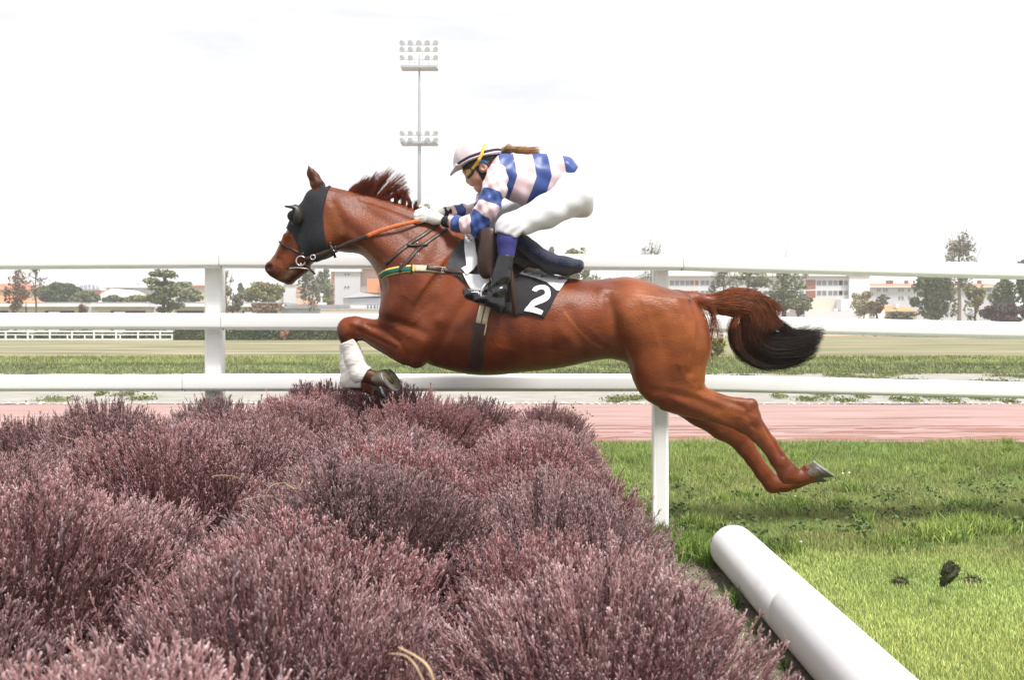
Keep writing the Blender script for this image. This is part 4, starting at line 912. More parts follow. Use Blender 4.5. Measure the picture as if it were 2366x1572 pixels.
# ---- hooves: oblique cones with steel shoes
M_hoof = mat('hoof_horn', (0.085, 0.070, 0.055), 0.5, 0.35, var=0.35, scale=14, bump=0.4, bscale=30)
M_sole = mat('hoof_sole', (0.20, 0.17, 0.085), 0.8, 0.2, var=0.45, scale=22, bump=0.8, bscale=40)
M_steel = mat('shoe_steel', (0.62, 0.62, 0.64), 0.28, 0.5, var=0.08, metal=0.85, scale=20)
def hoof(cor, sole, nrm, rc, rs, toe):
    """coronet centre, sole centre, sole normal, radii, direction of the toe (all uvw)"""
    cor, sole = np.array(cor, float), np.array(sole, float); nv = np.array(nrm, float); nv /= np.linalg.norm(nv)
    a = np.array(toe, float); a -= nv*(a @ nv); a /= np.linalg.norm(a); b = np.cross(nv, a)
    n = 28; th = np.arange(n)*2*math.pi/n
    def rg(c, r, s=1.0): return c+r*(np.cos(th)[:, None]*a*1.08+np.sin(th)[:, None]*b*0.95)*s
    ax = sole-cor; axn = ax/np.linalg.norm(ax)
    rings = [rg(cor-ax*0.25, rc*0.82), rg(cor, rc*1.06), rg(cor+ax*0.15, rc*1.03), rg(cor+ax*0.6, rc*0.45+rs*0.55), rg(sole, rs)]
    v = np.concatenate(rings); f = [(i*n+j, i*n+(j+1) % n, (i+1)*n+(j+1) % n, (i+1)*n+j) for i in range(4) for j in range(n)]+[tuple(range(n)), tuple(4*n+j for j in range(n))]
    o = mesh('hoof', uvw2xyz(v), f, M_hoof, horse, uvw2xyz([cor])[0], True)
    v = [*rg(sole+nv*0.3, rs*0.92), *rg(sole+nv*0.6, rs*0.5), sole-nv*2]; v = np.array(v)
    mesh('sole', uvw2xyz(v), [(j, (j+1) % n, n+(j+1) % n, n+j) for j in range(n)]+[(n+j, n+(j+1) % n, 2*n) for j in range(n)], M_sole, o, None, True)
    fr = np.array([sole+nv*1.2-a*rs*0.85+b*rs*0.35, sole+nv*1.2-a*rs*0.85-b*rs*0.35, sole+nv*2.2+a*rs*0.35, sole+nv*3.2-a*rs*0.6])
    mesh('frog', uvw2xyz(fr), [(0, 3, 2), (1, 2, 3), (0, 1, 3), (0, 2, 1)], M_sole, o)
    k = 24; ph = np.linspace(-2.55, 2.55, k); c2 = np.cos(ph)[:, None]*a*1.08+np.sin(ph)[:, None]*b*0.95
    A, B = sole+c2*rs*1.03+nv*0.4, sole+c2*rs*0.74+nv*0.4; v = np.concatenate([A, B, A+nv*3.2, B+nv*3.2]); f = []
    for j in range(k-1): f += [(j, j+1, k+j+1, k+j), (2*k+j, 3*k+j, 3*k+j+1, 2*k+j+1), (j, 2*k+j, 2*k+j+1, j+1), (k+j, k+j+1, 3*k+j+1, 3*k+j)]
    f += [(0, k, 3*k, 2*k), (k-1, 3*k-1, 4*k-1, 2*k-1)]
    mesh('horseshoe', uvw2xyz(v), f, M_steel, o)
hoof(q(872, 876, 45), q(902, 879, 49), (.72, -.50, .46), 18, 27, (.57, .82, 0))
hoof(q(862, 895, -45), q(886, 908, -46), (.86, -.42, .02), 16, 24, (.4, .9, 0.05))
hoof(q(1875, 1094, 41), q(1902, 1085, 41), (.576, -.815, .10), 19, 26.5, (.81, .576, 0))
hoof(q(1862, 1106, -41), q(1888, 1098, -41), (.56, -.82, .0), 18, 25, (.82, .56, 0))

# ---- hair
M_mane = mat('mane_hair', (0.17, 0.036, 0.016), 0.5, 0.25, var=0.3, scale=20, attr='tint'); M_tail = mat('tail_hair', (0.20, 0.058, 0.022), 0.55, 0.18, var=0.3, scale=18, attr='tint')
def mane():
    crest = spline([(806, 441), (868, 456), (925, 471), (975, 490), (1005, 505)], 60); pth = []
    for i in range(3600):
        t = RNG.beta(0.95, 1.25); w0 = RNG.normal(0, 5)
        cl = (math.floor(t*24)+0.5)/24; t = t if t < 0.4 else t+(cl-t)*0.45; rr = np.random.default_rng(int(cl*1000)+5); p = crest[int(t*59)]
        if t < 0.40:
            kx = rr.uniform(.78, 1.08); L = RNG.uniform(0.35, 1)**0.7*kx*(34+54*math.sin(min(t/0.34, 1)*1.5)); ang = R(64-20*t/0.40+rr.normal(0, 9)+RNG.normal(0, 4)); bend = R(-28+rr.normal(0, 14))
        else:
            L = RNG.uniform(0.3, 1)*rr.uniform(22, 66)*(1-0.45*(t-0.40)); ang = R(rr.uniform(66, 114)+RNG.normal(0, 6)); bend = R(rr.uniform(-42, 28))
        m = 8; a = ang+bend*np.linspace(0, 1, m)**1.3; st = L/(m-1)
        du = np.concatenate([[0], np.cumsum(np.cos(a[:-1])*st)]); dv = -np.concatenate([[0], np.cumsum(np.sin(a[:-1])*st)])
        wv = w0+np.linspace(0, 1, m)*RNG.normal(4, 7)+rr.normal(0, 5)*np.linspace(0, 1, m)
        pth.append(np.stack([p[0]+du, p[1]+5+dv, wv], 1))
    v, f, t = strands(uvw2xyz(np.concatenate(pth)).reshape(-1, 8, 3), 0.0013, 0.0004)
    mesh('mane', v, f, M_mane, horse, None, True, {'tint': np.stack([1-0.25*t, 1-0.3*t, 1-0.2*t], 1)})
mane()
def tail():
    cl = spline([(1572, 686), (1608, 694), (1650, 700), (1700, 701), (1740, 712), (1753, 740), (1744, 770), (1760, 796), (1806, 807), (1860, 798), (1912, 780)], 60)
    hwid = np.interp(np.linspace(0, 1, 60), [0, .1, .25, .38, .46, .54, .62, .72, .85, 1], [12, 19, 32, 38, 41, 44, 45, 45, 37, 23])
    T = np.gradient(cl, axis=0); T /= np.linalg.norm(T, axis=1)[:, None]; N = np.stack([-T[:, 1], T[:, 0]], 1)
    pth = []; m = 26
    for i in range(6800):
        r = math.sqrt(RNG.uniform(0, 1)); th = RNG.uniform(0, 2*math.pi); a, b = r*math.cos(th), r*math.sin(th)
        t0 = RNG.choice([0.0, 0.02, 0.06, 0.12, 0.2, 0.28]); t1 = min(RNG.uniform(.86, .97)-0.055*a, 1.0, t0+RNG.uniform(0.28, 1.05)); 
        if t0 < 0.1 and RNG.uniform() < 0.4: t1 = RNG.uniform(0.3, 0.6)
        tt = np.linspace(t0, t1, m); i0 = tt*59
        c = np.stack([np.interp(i0, np.arange(60), cl[:, k]) for k in (0, 1)], 1); n = np.stack([np.interp(i0, np.arange(60), N[:, k]) for k in (0, 1)], 1); h = np.interp(i0, np.arange(60), hwid)
        op = np.clip((tt-t0)/0.22, 0, 1)**0.8 if t0 > 0.03 else np.clip(0.55+tt*1.5, 0, 1)
        aa = a*op+RNG.normal(0, 0.04)-0.5*max(a, 0)*RNG.uniform(0, 1)*np.exp(-((tt-.42)/.13)**2)+0.05*np.sin(tt*14+RNG.uniform(0, 6))
        h = h*np.where(aa < 0, 1-0.22*np.exp(-((tt-.66)/.09)**2), 1.0); uv = c+n*(aa*h)[:, None]; w = b*op*(h*0.62+3)
        fl = np.clip((tt-t1+0.12)/0.12, 0, 1)**2; uv = uv+n*(fl*RNG.normal(0, 4.5))[:, None]
        pth.append(np.concatenate([uv, w[:, None]], 1))
    fly = [[(1650, 715), (1645, 760), (1638, 810), (1642, 850)], [(1700, 735), (1690, 770), (1706, 815), (1750, 843), (1815, 846), (1868, 828)], [(1755, 690), (1795, 740), (1835, 765), (1880, 755)], [(1640, 712), (1655, 750), (1662, 790), (1640, 838)], [(1612, 703), (1632, 735), (1640, 775), (1637, 812)],
           [(1695, 750), (1705, 806), (1740, 838), (1800, 850)], [(1745, 685), (1782, 700), (1800, 716), (1790, 742)], [(1740, 700), (1790, 752), (1850, 768), (1876, 752)]]
    for i in range(900):
        b = fly[RNG.choice(8, p=[.04, .2, .15, .03, .04, .2, .15, .19])]; base = spline(b, m)+np.cumsum(RNG.normal(0, 0.35, (m, 2)), axis=0)+RNG.normal(0, 4, 2); e = int(m*RNG.uniform(0.6, 1))
        base = spline(base[:max(e, 4)], m); pth.append(np.concatenate([base, np.full((m, 1), RNG.normal(0, 14))], 1))
    A = np.array(pth); v, f, t = strands(uvw2xyz(A.reshape(-1, 3)).reshape(-1, m, 3), 0.00125, 0.0004)
    uv = np.repeat(A[:, :, None, :2], 3, 2).reshape(-1, 2); j = np.argmin(((uv[:, None, :]-cl[None, ::3, :])**2).sum(2), 1)*3/59
    dk = np.clip((j-0.33)/0.30, 0, 1)[:, None]; rn = np.repeat(RNG.uniform(0.6, 1.4, len(A)), m*3)[:, None]
    tint = (1-dk)*np.array((1.0, 1.0, 1.0))*rn+dk*np.array((0.06, 0.10, 0.20))*rn
    mesh('tail', v, f, M_tail, horse, None, True, {'tint': tint})
tail()

# ================================================================== TACK
M_black = mat('black_leather', (0.022, 0.017, 0.015), 0.45, 0.4, var=0.3, scale=25, bump=0.2, bscale=60)
M_brownl = mat('brown_leather', (0.040, 0.018, 0.012), 0.42, 0.4, var=0.25, scale=18, bump=0.25, bscale=50)
M_hood = mat('hood_mesh_cloth', (0.017, 0.018, 0.024), 0.75, 0.25, var=0.25, scale=60, bump=0.5, bscale=180)
M_rein = mat('orange_rubber', (0.52, 0.13, 0.035), 0.6, 0.3, var=0.15, scale=60, bump=0.5, bscale=160)
M_web = mat('cream_web', (0.58, 0.50, 0.36), 0.75, 0.2, var=0.12, scale=50, bump=0.3, bscale=150)
M_green = mat('green_web', (0.018, 0.12, 0.085), 0.7, 0.2, var=0.15, scale=60)
M_yel = mat('yellow_web', (0.62, 0.46, 0.13), 0.7, 0.2, var=0.1, scale=60)
M_cloth = mat('saddle_cloth_black', (0.022, 0.021, 0.025), 0.8, 0.2, var=0.2, scale=30, bump=0.3, bscale=120)
M_clothg = mat('saddle_cloth_grey', (0.050, 0.052, 0.060), 0.8, 0.2, var=0.2, scale=30, bump=0.3, bscale=120)
M_whitec = mat('white_cloth', (0.78, 0.78, 0.82), 0.8, 0.2, var=0.03, scale=10, bump=0.35, bscale=30)
M_navy = mat('navy_pile', (0.022, 0.027, 0.055), 0.95, 0.1, var=0.3, scale=40, bump=1.0, bscale=120, sheen=0.25)
M_band = mat('white_bandage', (0.72, 0.70, 0.67), 0.85, 0.15, var=0.10, scale=14, bump=0.3, bscale=22, stretch=(1, 1, 5))
def tack(name, label, cat, at): return thing(name, label, cat, uvw2xyz([at])[0])
# hood with blinker cups
hd = tack('blinker_hood', 'black cloth hood with blinker cups over the chestnut horse head', 'horse hood', (720, 520, 0))
hs = SDF((650, 410, -70), (800, 615, 70), 2.2)
sl, U, V, W = hs.blk(hs.lo, hs.lo+(hs.n-1)*hs.h); G = np.stack(np.broadcast_arrays(U, V, W), 3).reshape(-1, 3)
hs.d = (HF.sample(G).reshape(U.shape[0], V.shape[1], W.shape[2])-3.0).astype(np.float32)
earless = SDF(hs.lo, hs.lo+(hs.n-1)*hs.h, hs.h)
for sg, du in ((1, 0), (-1, 5)): earless.chain([(736+du, 440, sg*21), (730+du, 422, sg*22), (716+du, 385, sg*25)], [14, 17, 8], 3, .9)
hs.d = smax(hs.d, -earless.d, 2)
hs.polyclip([(716, 434), (733, 420), (752, 420), (766, 431), (761, 462), (755, 495), (757, 530), (763, 565), (769, 588), (752, 598), (729, 606), (706, 600), (699, 580), (690, 560), (679, 540), (663, 529), (664, 505), (676, 470), (700, 440)], 1.0)
sdf_mesh('hood_cloth', hs, M_hood, hd, it=1)
for sg in (1, -1):
    cp = SDF((660, 470, sg*62-26), (722, 540, sg*62+26), 1.6); c = np.array([693, 502, sg*47.0])
    cp.ell(c, (18, 25, 15), -8, 2); cp.ell(c+[-11, -3, sg*3], (17, 22, 13), -8, 2, 's'); cp.rc(c+[-6, -17, sg*8], c+[-21, -19, sg*10], 4, 2.5, 4)
    sdf_mesh('blinker_cup', cp, M_black, hd, it=1)
# bridle
br = tack('bridle', 'dark leather bridle with steel bit ring and orange gripped rein', 'bridle', (696, 603, 0))
strip('noseband', [(645, 558), (656, 568), (672, 576), (690, 585), (700, 592)], 5, 0.5, M_black, br, both=True)
strip('cheek_strap', [(699, 584), (697, 596)], 8, 3, M_black, br)
strip('throat_strap', [(763, 560), (767, 575), (771, 592)], 7, 3.4, M_black, br)
ring('bit_ring', (695, 603, 36), 10.5, 11, 1.7, M_steel, br); ring('bit_ring', (695, 603, -36), 10.5, 11, 1.7, M_steel, br)
tube_uv('bit_bar', [(668, 620, 33), (690, 619, 35), (714, 622, 33)], 1.5, M_steel, br); tube_uv('mouthpiece', [(695, 610, 36), (695, 613, 0), (695, 610, -36)], 2.2, M_steel, br)
tube_uv('curb_strap', [(704, 612, 30), (716, 622, 26), (728, 634, 20)], 2.4, M_black, br)
tube_uv('lip_strap', [(683, 605, 32), (672, 613, 30), (664, 622, 28)], 1.5, M_black, br)
strip('rein', [(703, 601), (740, 588), (780, 573), (815, 558), (850, 545)], 10.5, 0, M_brownl, br, free=[38, 48, 62, 72, 76], thick=2.5)
strip('rein_grip', [(848, 546), (880, 533), (915, 522), (950, 514), (972, 509)], 10.5, 0, M_rein, br, free=[76, 76, 72, 62, 50], thick=3.4, wend=8)
tube_uv('rein', [(703, 601, -38), (800, 565, -66), (900, 525, -66), (985, 498, -30)], 3.2, M_brownl, br)
ring('buckle', (723, 594.5, 47), 5.5, 5.5, 1.2, M_steel, br); strip('keeper', [(774, 568), (777, 584)], 4, 0, M_black, br, free=[66, 66], thick=3.4); tube_uv('buckle_pin', [(770, 578, 66), (777, 583, 66)], 1.3, M_steel, br)
strip('rein_stop', [(763, 566), (770, 580), (775, 596)], 6, 0, M_black, br, free=[60, 64, 58], thick=3)
# breastplate
bp = tack('breastplate', 'racing breastplate with green and yellow chest band and neck straps', 'breastplate', (930, 620, 0))
strip('chest_band', [(878, 641), (890, 632), (910, 626), (935, 622), (958, 620)], 17, 0.8, M_yel, bp, thick=1.4, miss=30)
strip('band_stripe', [(878, 641), (890, 632), (910, 626), (935, 622), (950, 620.5)], 10.5, 2.3, M_green, bp, thick=0.7, miss=30)
strip('web_end', [(958, 620), (990, 621), (1029, 625)], 14.5, 1.0, M_web, bp, thick=1.6); strip('loop', [(952, 612), (951, 629)], 4, 2.6, M_brownl, bp); strip('loop', [(927, 608), (924, 630)], 5.5, 3.0, M_brownl, bp)
strip('fastening_strap', [(986, 618), (1015, 622), (1045, 626), (1076, 630)], 10, 2.8, M_brownl, bp); ring('buckle', tuple(hit(1016, 622)+[0, 0, 6]), 2.0, 4.6, 0.7, M_steel, bp)
strip('neck_strap', [(1020, 512), (985, 538), (948, 562), (915, 588), (890, 611)], 8, 0.8, M_brownl, bp); strip('neck_strap', [(1034, 528), (998, 552), (965, 577), (945, 600), (927, 622)], 8, 0.8, M_brownl, bp)
strip('cross_strap', [(941, 566), (962, 567), (990, 564)], 4, 3.2, M_black, bp)
for u, v in ((956, 557), (956, 583)): c = hit(u, v); ring('buckle', tuple(c+[0, 0, 5]), 3.6, 2.8, 0.6, M_steel, bp, rot=-35)
# number cloth
nc = tack('number_cloth', 'black racing saddle cloth with a white number 2 and white border', 'saddle cloth', (1200, 660, 0))
patch('front_panel', [(1030, 620), (1040, 592), (1052, 572), (1072, 549), (1112, 545), (1112, 640), (1075, 650), (1048, 636)], 0.8, M_clothg, nc, 2.0, both=True)
patch('black_panel', [(1050, 634), (1112, 640), (1112, 590), (1150, 592), (1200, 632), (1235, 638), (1262, 651), (1290, 674), (1274, 704), (1256, 736.5), (1243, 731), (1228, 727), (1195, 727), (1162, 722), (1140, 704), (1112, 684), (1090, 664)], 2.0, M_cloth, nc, 2.0, both=True, wave=0.8)
patch('white_border', [(1199, 632), (1210, 622), (1222, 617), (1250, 625), (1285, 637), (1318, 640), (1303, 655), (1292, 672), (1286, 671), (1264, 652.5), (1235, 642)], 4.4, M_whitec, nc, 1.4, both=True, miss=0, grid=5)
patch('number_two', [(1229, 671), (1232, 666), (1236, 662.5), (1242, 660.3), (1248, 659.3), (1259.4, 659.3), (1265, 662), (1269, 666.4), (1271.6, 674), (1271.6, 684), (1268, 691.3), (1262, 696), (1253.6, 700), (1242, 704.3), (1236, 706.8), (1232, 709.6), (1243, 713), (1255, 718.7), (1253, 724), (1250, 728), (1240, 725), (1230.5, 722.3), (1220, 720.2), (1210.4, 718.7), (1215, 711.5), (1220.5, 705.7), (1225, 699.5), (1229, 695), (1236, 691), (1242, 688.4), (1249, 685.2), (1255, 682), (1258.2, 680), (1259.4, 677), (1259, 673), (1257, 670.2), (1252, 668), (1245, 669.7), (1241.5, 672), (1239, 674.7)], 4.9, M_whitec, nc, 0.8, grid=3.2)
tw = tack('white_towel', 'white towel pad hanging down in front of the saddle flap', 'towel', (1090, 600, 0))
patch('towel_cloth', [(1078, 538), (1096, 545), (1100, 580), (1106, 608), (1094, 624), (1078, 636), (1066, 620), (1078, 614), (1074, 580), (1073, 556)], 7.5, M_whitec, tw, 2.5, wave=1.6, grid=4.5)
patch('under_pad', [(1069, 632), (1090, 634), (1122, 635), (1132, 642), (1126, 668), (1112, 675), (1090, 672), (1080, 655)], 5, M_whitec, tw, 2.2, wave=1.0, grid=5)
# girth
gi = tack('girth', 'brown girth strap round the belly with pale webbing at its top', 'girth', (1100, 790, 0))
strip('girth_band', [(1112, 742), (1107, 770), (1101, 810), (1098, 845), (1097, 866)], 27, 1.0, M_brownl, gi, thick=2.4, both=True, wend=39, miss=8)
strip('webbing', [(1121, 708), (1116, 728), (1112, 748)], 26, 1.6, M_web, gi, thick=2.4); strip('webbing_seam', [(1121, 708), (1116, 728), (1112, 747)], 2.5, 4.2, M_brownl, gi, thick=0.6)
strip('billet', [(1124, 750), (1119, 775)], 3, 3.6, M_web, gi, thick=1)
# saddle
sd = tack('saddle', 'small brown racing saddle with navy sheepskin pad sweeping back', 'saddle', (1180, 600, 0))
patch('flap', [(1108, 548), (1120, 536), (1150, 545), (1192, 562), (1215, 578), (1240, 604), (1252, 620), (1222, 616), (1200, 632), (1180, 650), (1150, 648), (1132, 642), (1114, 600)], 6.0, M_brownl, sd, 4.0, both=True, grid=6)
for sg in (1, -1):
    kr = SDF((1090, 515, min(sg*95, sg*145)-8), (1170, 655, max(sg*95, sg*145)+8), 2.4); a0 = q(1128, 585, sg*118); kr.ell(a0, (23, 58, 15), 8, 4); kr.rc(q(1121, 540, sg*104), q(1136, 632, sg*124), 13, 7, 12)
    sdf_mesh('knee_roll', kr, M_brownl, sd, it=1)
strip('piping', [(1190, 590), (1213, 597), (1235, 606), (1250, 617)], 3.5, 10, M_black, sd)
pd = SDF((1165, 520, -130), (1360, 662, 130), 2.6)
pd.chain([(1180, 548, 0), (1210, 563, 0), (1238, 590, 0), (1270, 612, 0), (1308, 618, 0), (1334, 616, 0)], [16, 18, 19, 20, 19, 15], 8, 4.2)
pd.chain([(1190, 556, 62), (1224, 580, 70), (1258, 603, 72), (1300, 612, 66), (1332, 615, 54)], [15, 16, 15, 13, 11], 12, 1.5); pd.chain([(1190, 556, -62), (1224, 580, -70), (1258, 603, -72), (1300, 612, -66), (1332, 615, -54)], [15, 16, 15, 13, 11], 12, 1.5)
pd.rc((1215, 520, 0), (1330, 580, 0), 14, 16, 14, 6, 's')
sdf_mesh('sheepskin_pad', pd, M_navy, sd, it=2)
st = SDF((1085, 520, -70), (1215, 600, 70), 2.6); st.chain([(1112, 548, 0), (1140, 560, 0), (1190, 566, 0)], [16, 15, 16], 8, 3.4); sdf_mesh('seat', st, M_brownl, sd, it=1)
for sg in (1, -1):
    strip('stirrup_leather', [(1179, 617), (1184, 660), (1187, 695), (1190.5, 731)], 10.5, 0, M_brownl, sd, free=[sg*140, sg*146, sg*144, sg*136], thick=3); strip('stirrup_leather', [(1172, 640), (1176, 670), (1175, 699)], 10, 0, M_black, sd, free=[sg*138, sg*140, sg*136], thick=2.5)
    w_ = sg*150
    tube_uv('stirrup_iron', [(1131, 650, w_-sg*12), (1119, 660, w_+sg*10), (1111, 674, w_+sg*16), (1112, 686, w_+sg*17), (1120, 696, w_+sg*12)], 2.6, M_steel, sd); tube_uv('stirrup_iron', [(1131, 650, w_-sg*12), (1121, 664, w_-sg*26), (1114, 680, w_-sg*28), (1120, 696, w_-sg*22)], 2.6, M_steel, sd)
    tube_uv('tread', [(1119, 695, w_+sg*14), (1119, 696, w_-sg*24)], 4, M_steel, sd)
# bandages
def bandage(sg, poly, label):
    b = SDF((770, 770, min(0, sg*75)), (865, 905, max(0, sg*75)), 1.8); sl, U, V, W = b.blk(b.lo, b.lo+(b.n-1)*b.h); G = np.stack(np.broadcast_arrays(U, V, W), 3).reshape(-1, 3)
    lay = (0.5*np.sin(G[:, 1]*0.42+G[:, 0]*0.22)*0.5).astype(np.float32)
    b.d = (HF.sample(G)-5.0+lay).reshape(U.shape[0], V.shape[1], W.shape[2]).astype(np.float32); kk = 1-sg*45/F
    b.polyclip([(CX+(x-CX)*kk, HY+(y-HY)*kk) for x, y in poly], 2.0)
    o, _, _ = sdf_mesh('leg_bandage', b, M_band, None, uvw2xyz([(815, 840, sg*45)])[0]); tag(o, label, 'bandage', 'bandages on the forelegs')
bandage(1, [(784, 797), (818, 783), (840, 810), (860, 850), (851, 856), (838, 880), (812, 892), (790, 880)], 'white bandage on the near foreleg, dirty at its lower edge by the hoof')
bandage(-1, [(776, 799), (818, 790), (836, 840), (836, 896), (786, 896)], 'white bandage on the far foreleg, mostly hidden behind the near one')

# ================================================================== THE JOCKEY
def silk(name, c1, c2, bounds):
    """satin in two colours: bands by the 'band' attribute"""
    m = bpy.data.materials.new(name); m.use_nodes = True; t = m.node_tree; N = t.nodes; L = t.links; bs = N['Principled BSDF']
    at = N.new('ShaderNodeAttribute'); at.attribute_name = 'band'; rp = N.new('ShaderNodeValToRGB'); rp.color_ramp.interpolation = 'CONSTANT'; e = rp.color_ramp.elements
    while len(e) > 1: e.remove(e[-1])
    e[0].position = 0; e[0].color = (*(c1 if bounds[0] == 'a' else c2), 1); cur = bounds[0]
    for x in bounds[1:]:
        cur = 'b' if cur == 'a' else 'a'; n = e.new(x); n.color = (*(c1 if cur == 'a' else c2), 1)
    L.new(at.outputs['Fac'], rp.inputs['Fac']); L.new(rp.outputs[0], bs.inputs['Base Color'])
    bs.inputs['Roughness'].default_value = 0.42; bs.inputs['Specular IOR Level'].default_value = 0.45; bs.inputs['Sheen Weight'].default_value = 0.1
    tc = N.new('ShaderNodeTexCoord'); nz = N.new('ShaderNodeTexNoise'); nz.noise_type = 'RIDGED_MULTIFRACTAL'; nz.normalize = True; nz.inputs['Scale'].default_value = 7; nz.inputs['Detail'].default_value = 2.5; nz.inputs['Distortion'].default_value = 0.8
    L.new(tc.outputs['Object'], nz.inputs['Vector']); bp_ = N.new('ShaderNodeBump'); bp_.inputs['Strength'].default_value = 0.30; bp_.inputs['Distance'].default_value = 0.012
    L.new(nz.outputs['Fac'], bp_.inputs['Height']); L.new(bp_.outputs[0], bs.inputs['Normal']); return m
PINK, BLUE = (0.68, 0.515, 0.54), (0.028, 0.062, 0.235)
M_silk = silk('silk_body', PINK, BLUE, ['a', .0625, .232, .452, .622, .792]); M_sleeve = silk('silk_sleeve', PINK, BLUE, ['a', .235, .375, .49, .635, .755, .88])
M_skin = mat('skin', (0.54, 0.29, 0.22), 0.5, 0.35, var=0.10, scale=14)
M_breech = mat('white_breeches', (0.66, 0.655, 0.70), 0.6, 0.25, var=0.02, scale=5, bump=0.12, bscale=16)
M_boot = mat('boot_patent', (0.010, 0.010, 0.013), 0.20, 0.45, var=0.3, scale=10, bump=0.8, bscale=20, coat=0.25)
M_sock = mat('blue_sock', (0.045, 0.045, 0.185), 0.8, 0.15, var=0.12, scale=60, bump=0.3, bscale=160)
M_glove = mat('white_glove', (0.72, 0.71, 0.68), 0.8, 0.2, var=0.08, scale=25, bump=0.5, bscale=60)
M_helm = mat('pale_pink_cap', (0.62, 0.54, 0.59), 0.55, 0.3, var=0.05, scale=16, bump=0.35, bscale=18)
M_strapy = mat('yellow_elastic', (0.70, 0.44, 0.06), 0.65, 0.25, var=0.1, scale=30)
M_lens = mat('amber_lens', (0.32, 0.17, 0.015), 0.12, 0.6, var=0.4, scale=40, coat=0.5)
M_hair = mat('brown_hair', (0.23, 0.125, 0.055), 0.45, 0.4, var=0.4, scale=30, attr='tint')
M_capblue = mat('blue_lining', (0.05, 0.20, 0.55), 0.7, 0.2, var=0.1)
LEGW = 142
def limbs(s, g=0.0):
    """trunk, arms and legs of the rider, grown by g"""
    g2 = min(g, 0)
    s.loft([((u, a-g2), (u, b_+g2), hw+g, 0, eg) for u, a, b_, hw, eg in ((1128, 384, 424, 24, 0), (1145, 365, 440, 54, 0), (1165, 358, 456, 64, .05), (1187, 356, 467, 62, .1), (1212, 357, 478, 57, .12), (1242, 357, 472, 53, .1), (1272, 356, 462, 50, .08), (1300, 359, 452, 52, 0), (1325-(6 if g < 0 else 0), 372, 455, 52, 0), (1345-(12 if g < 0 else 0), 400, 450, 40, 0))], 8, 2.3, axis=(1, 0))
    return s
def arm_pts(sg):
    if sg > 0: return [q(*p) for p in ((1149, 404, 56), (1143, 436, 74), (1126, 482, 84), (1101, 521, 82), (1062, 518.5, 66), (1026, 511, 46))], [24, 26, 25, 22.5, 17.5, 12.5]
    return [q(*p) for p in ((1150, 392, -58), (1136, 430, -72), (1122, 466, -74), (1106, 486, -70), (1070, 490, -52), (1026, 491, -28))], [24, 25, 21, 18, 16, 12]
def leg_pts(sg):
    if sg > 0: return [q(*p) for p in ((1324, 454, 46), (1262, 489, 88), (1178, 526, 128), (1171, 556, 136), (1170, 590, 140), (1158, 640, 144), (1149, 680, 148), (1150, 704, 148))], [42, 33, 27, 22, 18.5, 20, 18, 14]
    return [q(*p) for p in ((1326, 456, -46), (1244, 478, -90), (1146, 502, -122), (1152, 545, -134), (1158, 590, -140), (1150, 640, -144), (1143, 680, -148), (1144, 704, -148))], [45, 36, 27, 22, 18, 19, 17, 14]
def head_field(s):
    s.ell((1110, 376, 0), (40, 38, 33), -20, 6)                  # skull
    s.ell((1102, 402, 0), (25, 30, 28), -18, 10)                 # face
    s.chain([(1116, 420, 0), (1107, 434, 0)], [17, 9.5], 8, 1.35)   # jaw, chin
    s.ell((1108, 437, 0), (7, 7, 8), 0, 5)
    s.chain([(1082, 404, 0), (1081.5, 413, 0), (1081.5, 419.5, 0)], [4, 4.2, 4.4], 4, 1.0)  # nose
    for sg in (1, -1): s.ell((1085, 420.5, sg*4), (3.4, 2.8, 3), 0, 2); s.ell((1098, 412, sg*19), (13, 11, 9), 20, 8); s.ell((1084, 402, sg*13), (5, 5, 6), 0, 3, 's')
    s.ell((1089.5, 427.5, 0), (6.5, 2.6, 8), 28, 2); s.ell((1098.5, 434.5, 0), (4.4, 2.8, 7.5), 25, 2)   # lips
    s.ell((1093, 431.2, 0), (8.5, 1.5, 8), 28, 1.5, 's')
    for sg in (1, -1): s.ell((1118, 392, sg*31), (9, 9.5, 4.5), -25, 2); s.ell((1116.5, 392, sg*34.5), (4.5, 5.5, 2.5), -25, 1.5, 's')   # ears
    s.rc((1128, 396, 0), (1150, 405, 0), 23, 28, 10)             # neck
    return s
def hand(s, sg):
    """closed fist round the rein: palm, four fingers, thumb"""
    if sg > 0: W0, w_ = q(1017, 507, 44), [q(1004, 504, 42), q(984, 500, 40)]
    else: W0, w_ = q(1019, 490, -26), [q(1008, 488, -24), q(992, 487, -22)]
    s.chain([W0, w_[0], w_[1]], [11.5, 14, 14.5], 6, .8)
    k = w_[1]
    for i, (dv, L, r) in enumerate(((-10, 1.0, 5.4), (-3, 1.12, 5.6), (4.5, 1.05, 5.3), (11, 0.88, 4.7))):
        a = k+np.array([-4, dv*0.85, 11*sg-abs(dv)*0.2*sg]); b = a+np.array([-16*L, dv*0.15+2, -2*sg]); c = b+np.array([-3, 3, -12*sg*L]); d = c+np.array([13*L, 2, -4*sg])
        s.chain([a, b, c, d], [r+0.6, r, r*0.95, r*0.85], 2.0)
    t0 = k+np.array([8, -11, -3*sg]); s.chain([t0, t0+[-12, -5, -2*sg], t0+[-24, -1, 0], t0+[-31, 5, 2*sg]], [6, 5.6, 5.0, 4.2], 2.5)
    return s
bd = SDF((950, 325, -172), (1382, 742, 172), 2.9)
limbs(bd, -4); head_field(bd)
for sg in (1, -1):
    p, r = arm_pts(sg); bd.chain(p, [x-4.5 for x in r], 8); p, r = leg_pts(sg); bd.chain(p, [x-4 for x in r], 10); bd.chain([p[-1], q(1108, 690, sg*150), q(1084, 681, sg*150)], [10, 9, 7], 5, 1.2)
    hh = SDF(bd.lo, bd.lo+(bd.n-1)*bd.h, bd.h)
    hand(hh, sg); bd.d = smin(bd.d, hh.d+1.8, 3)
